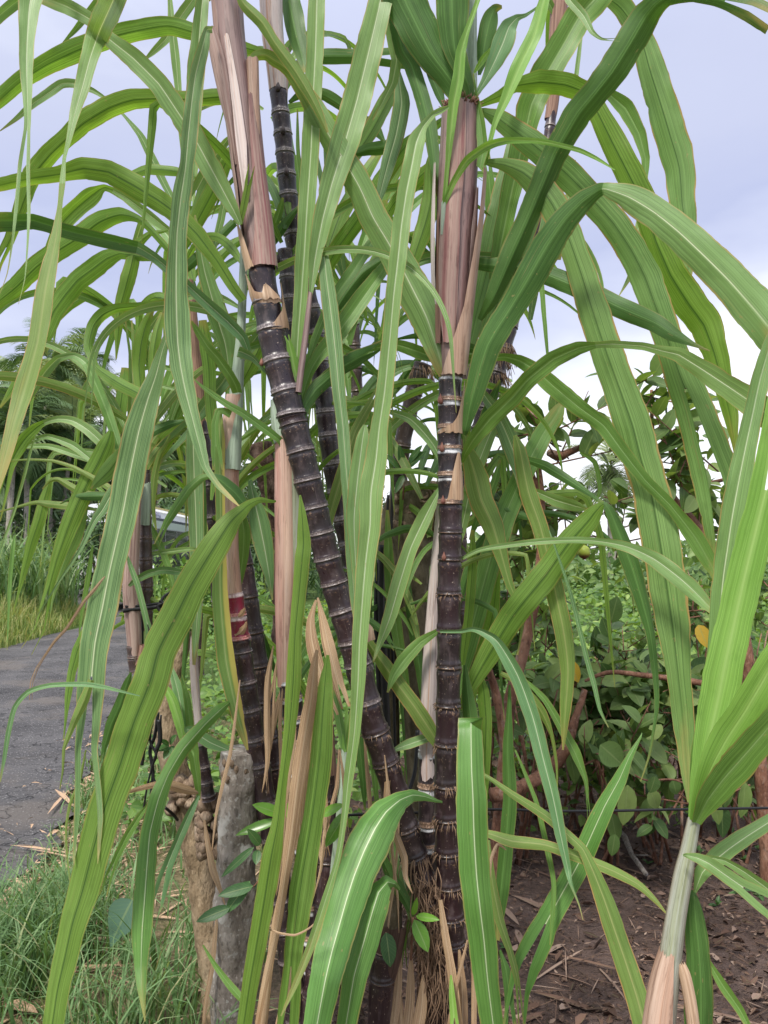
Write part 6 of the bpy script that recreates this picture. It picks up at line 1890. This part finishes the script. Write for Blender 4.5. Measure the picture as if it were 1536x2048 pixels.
L('A', 'B', 2.1, 1.9, '922,1420,6 930,1400,16 955,1350,32 990,1290,46 1024,1235,52 1050,1201,54 1091,1151,52 1134,1091,50 1174,1045,42 1192,1022,28 1207,1008,12 1220,1022,18 1241,1074,30 1264,1135,34 1284,1201,28 1301,1268,18 1311,1350,12 1314,1410,9 1308,1458,6 1298,1514,4 1281,1563,2', flip=10, mat2='D')
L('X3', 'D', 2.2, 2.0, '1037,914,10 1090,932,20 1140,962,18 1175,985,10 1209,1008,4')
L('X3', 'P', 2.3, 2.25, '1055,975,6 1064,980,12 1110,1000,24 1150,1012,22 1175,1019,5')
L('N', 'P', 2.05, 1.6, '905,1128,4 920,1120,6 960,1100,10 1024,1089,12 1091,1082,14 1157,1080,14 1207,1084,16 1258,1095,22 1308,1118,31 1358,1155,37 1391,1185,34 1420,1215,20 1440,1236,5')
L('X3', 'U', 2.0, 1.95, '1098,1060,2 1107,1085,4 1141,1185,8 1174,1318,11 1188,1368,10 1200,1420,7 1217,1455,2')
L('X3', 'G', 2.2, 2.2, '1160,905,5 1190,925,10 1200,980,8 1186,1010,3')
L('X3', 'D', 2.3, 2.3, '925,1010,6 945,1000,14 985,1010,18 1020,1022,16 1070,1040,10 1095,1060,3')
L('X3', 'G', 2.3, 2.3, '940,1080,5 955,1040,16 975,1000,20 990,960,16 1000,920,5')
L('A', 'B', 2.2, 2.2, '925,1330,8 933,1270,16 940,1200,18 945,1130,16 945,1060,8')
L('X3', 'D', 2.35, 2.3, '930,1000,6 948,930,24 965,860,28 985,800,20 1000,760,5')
# ---------------------------------------------------------------- lower right plant
L('Q', 'Y', 1.5, 1.4, '1384,1640,14 1395,1590,32 1408,1530,46 1420,1470,60 1436,1400,70 1450,1330,72 1470,1240,68 1490,1150,66 1512,1060,64 1532,980,60 1555,900,54 1580,800,40', fold=0.12, waves=0.4)
L('Q', 'Y', 1.48, 1.3, '1387,1640,16 1405,1580,36 1425,1530,52 1455,1475,62 1485,1430,64 1515,1380,62 1550,1320,56 1590,1250,44', fold=0.14, waves=0.4)
L('Q', 'G', 1.47, 1.3, '1392,1645,18 1415,1600,44 1445,1560,58 1480,1520,64 1515,1480,60 1550,1440,54 1590,1400,44', fold=0.14, waves=0.4)
L('Q', 'P', 1.53, 1.55, '1388,1635,14 1410,1450,30 1432,1300,36 1446,1160,46 1456,1090,48 1465,1030,50 1478,960,48 1490,900,42 1505,830,38 1520,760,36 1540,690,28 1555,640,10')
L('Q', 'G', 1.52, 1.5, '1382,1640,8 1386,1570,14 1392,1500,20 1405,1440,18 1418,1390,6')
L('Q', 'P', 1.53, 1.5, '1390,1785,6 1395,1770,14 1405,1745,28 1425,1725,34 1458,1698,36 1495,1672,34 1545,1640,28 1590,1610,18')
L('Q', 'P', 1.46, 1.4, '1366,1710,4 1374,1711,10 1395,1716,20 1418,1727,27 1458,1755,30 1508,1790,32 1550,1820,30')
L('Q', 'P', 1.48, 1.45, '1400,1713,5 1410,1713,8 1450,1722,14 1490,1745,20 1545,1785,24 1580,1815,16')
L('Q', 'D', 1.54, 1.5, '1387,1780,6 1388,1795,16 1391,1832,34 1398,1898,42 1402,1965,48 1402,2060,52 1398,2180,44 1388,2320,26 1380,2400,8')
L('Q', 'G', 1.56, 1.5, '1410,1910,5 1418,1925,10 1445,1970,20 1480,2020,18 1500,2060,12')
L('X3', 'C', 2.0, 1.95, '1284,1465,1 1281,1474,4 1258,1515,14 1238,1560,26 1208,1615,36 1158,1725,42 1118,1798,44 1091,1848,46 1074,1882,48 1050,1930,40 1035,1980,20 1022,2060,10')
L('A', 'O', 1.95, 1.7, '935,1530,4 985,1560,8 1024,1588,13 1091,1631,18 1134,1668,18 1165,1698,18 1185,1740,26 1208,1798,36 1231,1865,40 1254,1932,42 1275,1998,43 1296,2080,42 1318,2200,32 1332,2310,12')
L('A', 'O', 1.95, 1.8, '935,1660,8 980,1668,16 1024,1682,24 1091,1690,20 1157,1714,20 1224,1741,20 1275,1768,16 1308,1798,10 1337,1832,2')
L('A', 'U', 1.95, 1.72, '880,1262,6 920,1262,8 945,1258,10 970,1266,16 997,1286,24 1035,1350,32 1065,1432,34 1087,1519,32 1106,1594,28 1121,1669,23 1135,1735,14 1141,1765,8 1158,1810,3 1166,1840,1')
L('X3', 'G', 2.1, 2.1, '1050,1360,6 1090,1400,14 1124,1457,18 1150,1505,20 1171,1560,10 1176,1610,4 1178,1650,1')
L('X3', 'O', 2.1, 2.1, '1001,1346,8 1030,1362,12 1054,1385,16 1084,1425,17 1103,1470,8 1113,1530,5 1114,1590,2')
L('X3', 'G', 2.0, 1.9, '1030,1500,4 1055,1560,8 1075,1614,10 1094,1698,12 1107,1765,10 1105,1830,9 1100,1890,2')
L('A', 'C', 1.95, 1.55, '950,1490,20,1.75 944,1456,40,1.68 942,1450,47,1.64 943,1531,54,1.6 946,1598,58,1.58 948,1665,60,1.57 953,1748,60,1.56 960,1815,58,1.55 968,1880,54,1.55 976,1965,50,1.55 989,2070,44,1.55 1004,2200,32,1.55 1014,2300,12,1.55', waves=0.5)
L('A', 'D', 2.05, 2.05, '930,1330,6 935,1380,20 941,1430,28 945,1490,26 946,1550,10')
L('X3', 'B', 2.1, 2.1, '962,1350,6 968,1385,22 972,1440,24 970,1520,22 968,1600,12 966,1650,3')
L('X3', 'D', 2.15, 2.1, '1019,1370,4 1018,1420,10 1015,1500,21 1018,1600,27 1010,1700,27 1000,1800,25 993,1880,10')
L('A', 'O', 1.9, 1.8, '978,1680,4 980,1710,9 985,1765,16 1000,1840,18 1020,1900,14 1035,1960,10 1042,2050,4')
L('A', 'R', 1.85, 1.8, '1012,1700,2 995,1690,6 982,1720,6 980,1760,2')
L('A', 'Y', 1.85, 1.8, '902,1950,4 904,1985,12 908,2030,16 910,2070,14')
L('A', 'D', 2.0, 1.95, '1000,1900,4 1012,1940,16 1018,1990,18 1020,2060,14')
L('A', 'R', 1.9, 1.85, '880,1800,8 888,1860,14 898,1920,16 908,1990,18 920,2070,14', label='split tan husk strip')
L('A', 'R', 1.88, 1.85, '935,1880,3 922,1935,7 912,1975,6 898,2050,8', label='orange dry strip')
# ---------------------------------------------------------------- bottom middle
L('A', 'C', 1.95, 1.5, '885,1604,4 873,1601,7 850,1593,15 825,1590,24 800,1600,38 772,1624,62 750,1657,78 728,1702,82 708,1752,78 692,1802,74 678,1852,71 664,1902,69 650,1962,63 632,2060,52 612,2180,44 596,2300,30 586,2390,12', fold=0.12, waves=0.4)
L('N', 'C', 1.8, 1.62, '800,1780,6 790,1768,12 775,1764,26 757,1785,46 745,1822,52 728,1882,52 708,1952,47 690,2060,38 664,2190,30 640,2320,14', waves=0.5)
L('F', 'B', 1.72, 1.6, '655,1310,6 650,1364,26 645,1431,36 639,1514,41 629,1598,41 619,1665,42 605,1748,45 595,1815,47 585,1898,37 578,1982,34 568,2080,30 556,2200,22 548,2300,8')
L('F', 'B', 1.68, 1.55, '600,990,4 604,1030,16 607,1085,27 604,1118,29 598,1185,27 590,1270,25 586,1364,29 578,1464,23 565,1564,18 555,1648,25 542,1715,38 529,1798,39 515,1880,36 500,1965,32 484,2070,28 462,2200,18 448,2290,6')
L('B', 'R', 1.86, 1.8, '632,1200,4 622,1236,14 622,1270,22 630,1310,26 652,1380,22 670,1432,10', label='folded tan dead leaf')
L('B', 'R', 1.87, 1.78, '636,1195,4 645,1235,14 657,1290,24 674,1360,22 690,1416,10', label='folded tan dead leaf')
L('F', 'R', 1.72, 1.65, '634,1300,6 628,1340,16 622,1400,24 605,1500,27 592,1590,26 582,1670,24 570,1750,18 553,1860,14 530,1960,14 514,2050,10', label='long tan dead leaf')
L('F', 'R', 1.75, 1.7, '628,1460,6 620,1540,20 614,1620,22 606,1690,14 600,1740,4', label='tan dead leaf')
L('F', 'R', 1.72, 1.68, '566,1760,6 552,1850,16 540,1930,14 528,2060,14', label='tan dead leaf')
L('K', 'R', 1.8, 1.75, '608,1800,5 592,1880,12 575,1960,14 555,2060,16', label='tan dead leaf')
L('N', 'O', 2.05, 2.03, '728,1270,4 735,1283,14 768,1330,27 800,1375,31 830,1415,33 860,1460,31 885,1500,20')
L('N', 'P', 2.1, 2.0, '880,975,6 873,990,16 850,1035,30 822,1095,32 800,1165,33 780,1235,29 757,1295,12 746,1325,3')
L('N', 'G', 2.08, 2.02, '885,1258,6 876,1262,11 840,1285,22 808,1320,28 788,1350,20 775,1385,4')
L('N', 'P', 2.1, 2.05, '882,1472,8 860,1475,18 820,1488,20 790,1500,9 770,1515,2')
L('N', 'P', 2.0, 1.95, '775,1600,4 780,1640,20 795,1700,36 808,1760,34 818,1810,18 824,1840,3')
L('N', 'D', 1.98, 1.93, '750,1680,3 758,1700,11 785,1760,24 810,1800,20 826,1838,5')
L('N', 'G', 2.0, 2.0, '826,1830,4 818,1845,10 810,1880,8 808,1935,3')
sheath('F', '640,2000,18 655,1870,17 668,1740,16 680,1620,15 690,1500,14', 1.85, 1.9, SH_GREEN, label='pale young side shoot')
L('F', 'Y', 1.9, 1.95, '690,1510,10 692,1470,14 697,1430,14 702,1400,4')
L('F', 'G', 1.9, 1.95, '690,1520,8 684,1470,16 676,1420,18 668,1380,6')
L('B', 'G', 1.95, 1.95, '722,1390,6 733,1450,14 745,1520,14 752,1590,10 758,1640,3')
L('B', 'D', 2.1, 2.1, '690,1480,6 712,1440,16 720,1500,18 726,1560,14 730,1620,4')
L('F', 'R', 1.6, 1.58, '505,1830,1 525,1850,3 555,1865,4 590,1870,4 620,1855,3 650,1825,2')
L('B', 'D', 2.2, 2.2, '650,1260,6 690,1250,14 735,1240,16 770,1265,12 790,1300,4')
L('X1', 'G', 2.4, 2.4, '820,1400,6 800,1300,22 785,1200,26 778,1100,20 775,1020,6')
L('X1', 'D', 2.4, 2.4, '850,1440,5 840,1340,18 825,1250,20 815,1170,14 810,1100,4')
L('X1', 'D', 2.4, 2.35, '880,1080,5 850,1060,14 810,1058,16 770,1072,12 745,1090,3')
L('E', 'U', 2.0, 1.95, '520,1760,4 505,1778,10 480,1800,10 455,1820,5 440,1830,2')
L('K', 'G', 1.8, 1.75, '406,1890,3 430,1930,10 455,1965,14 480,1995,14 505,2020,4')
L('J', 'R', 1.95, 1.9, '408,1640,4 415,1690,10 425,1740,14 440,1780,8 450,1810,2')
L('J', 'R', 1.97, 1.92, '440,1790,3 432,1850,7 425,1930,9 412,2000,8 405,2060,6')
L('J', 'R', 1.72, 1.7, '480,1360,2 470,1440,5 460,1510,7 445,1570,7 432,1630,5 424,1700,2')
# ---------------------------------------------------------------- free leaves deeper in the clump
rs = random.Random(21)
for key, (bx, by), d, n, ms, wr, er in (('X1', (705, 600), 2.9, 13, 'GBPDG', (0.02, 0.05), (50, 84)), ('X1', (735, 460), 2.7, 12, 'GPBDS', (0.016, 0.04), (45, 80)), ('X2', (316, 760), 2.9, 8, 'GBPGB', (0.02, 0.045), (55, 82)),
                                        ('X3', (935, 650), 2.9, 7, 'GBDTG', (0.02, 0.05), (55, 82)), ('O', (1118, 20), 2.6, 5, 'GBD', (0.03, 0.05), (50, 82)), ('H', (382, 600), 2.4, 6, 'BGP', (0.016, 0.04), (40, 80)),
                                        ('D', (570, 500), 2.1, 4, 'GDB', (0.02, 0.035), (50, 80)), ('E', (486, 600), 2.05, 7, 'GBPB', (0.012, 0.03), (20, 75)), ('X1', (700, 900), 2.6, 9, 'GBDPO', (0.012, 0.035), (20, 75)),
                                        ('N', (850, 1010), 2.4, 7, 'GBDO', (0.012, 0.03), (20, 70)), ('I', (270, 930), 2.1, 6, 'GBOP', (0.010, 0.025), (20, 75)), ('X2', (420, 1000), 2.5, 7, 'GDBO', (0.012, 0.03), (20, 75)),
                                        ('X1', (640, 1330), 2.5, 8, 'GDBO', (0.012, 0.03), (30, 80)), ('G', (540, 1420), 2.3, 5, 'GDB', (0.012, 0.026), (40, 80))):
    b = P(bx, by, d)
    for k in range(n):
        az = rs.uniform(0, 360)
        if cos(radians(az)) < -0.6:                    # not straight at the viewer
            az += 180
        arcleaf(key, b + Vector((rs.uniform(-.02, .02), 0, -0.04 * k + 0.1)), az, rs.uniform(0.55, 1.25), rs.uniform(*wr), rs.uniform(70, 160), rs.uniform(*er), rs.choice(ms), 900 + k + len(key) * 31 + int(bx),
                kink=rs.choice((0, 0, 60, 110)))
for key, (bx, by), d, n, ms, wr, er in (('X1', (640, 760), 2.6, 12, 'GBBPG', (0.010, 0.026), (30, 85)), ('X1', (790, 800), 2.8, 12, 'GBPBD', (0.010, 0.026), (30, 85)), ('F', (580, 1050), 2.2, 9, 'GBBO', (0.008, 0.022), (10, 75)),
                                        ('E', (440, 1000), 2.2, 9, 'GBBOP', (0.008, 0.022), (10, 75)), ('X2', (330, 900), 2.5, 9, 'GBBP', (0.010, 0.024), (20, 80)), ('H', (440, 760), 2.5, 9, 'GBPB', (0.010, 0.026), (20, 80)),
                                        ('N', (830, 1250), 2.25, 8, 'GDBO', (0.008, 0.022), (10, 75)), ('X3', (945, 1000), 2.5, 8, 'GDBT', (0.010, 0.026), (20, 80)), ('C', (545, 200), 2.3, 7, 'GBPB', (0.012, 0.028), (30, 82)),
                                        ('I', (240, 1020), 2.2, 7, 'BBGO', (0.006, 0.016), (10, 60))):
    b = P(bx, by, d)
    for k in range(n):
        az = rs.uniform(0, 360)
        if cos(radians(az)) < -0.5:
            az += 180
        arcleaf(key, b + Vector((rs.uniform(-.03, .03), 0, -0.03 * k + 0.12)), az, rs.uniform(0.4, 0.95), rs.uniform(*wr), rs.uniform(80, 165), rs.uniform(*er), rs.choice(ms), 3900 + k + len(key) * 31 + int(bx), kink=rs.choice((0, 0, 70, 120)))
# dry thin trash: dead leaves dangling among the feet of the canes
for k in range(26):
    key = rs.choice('FKBEN')
    x, y, d = rs.uniform(520, 800), rs.uniform(1250, 1650), rs.uniform(1.85, 2.15)
    ln = rs.uniform(120, 420)
    dx = rs.uniform(-60, 40)
    w_ = rs.uniform(4, 13)
    L(key, 'R', d, d - 0.05, '%.0f,%.0f,2 %.0f,%.0f,%.1f %.0f,%.0f,%.1f %.0f,%.0f,%.1f %.0f,%.0f,1' % (x, y, x + dx * .2 + rs.uniform(-8, 8), y + ln * .25, w_, x + dx * .55, y + ln * .55, w_, x + dx * .8 + rs.uniform(-8, 8), y + ln * .8, w_ * .7, x + dx, y + ln), fold=0.35)
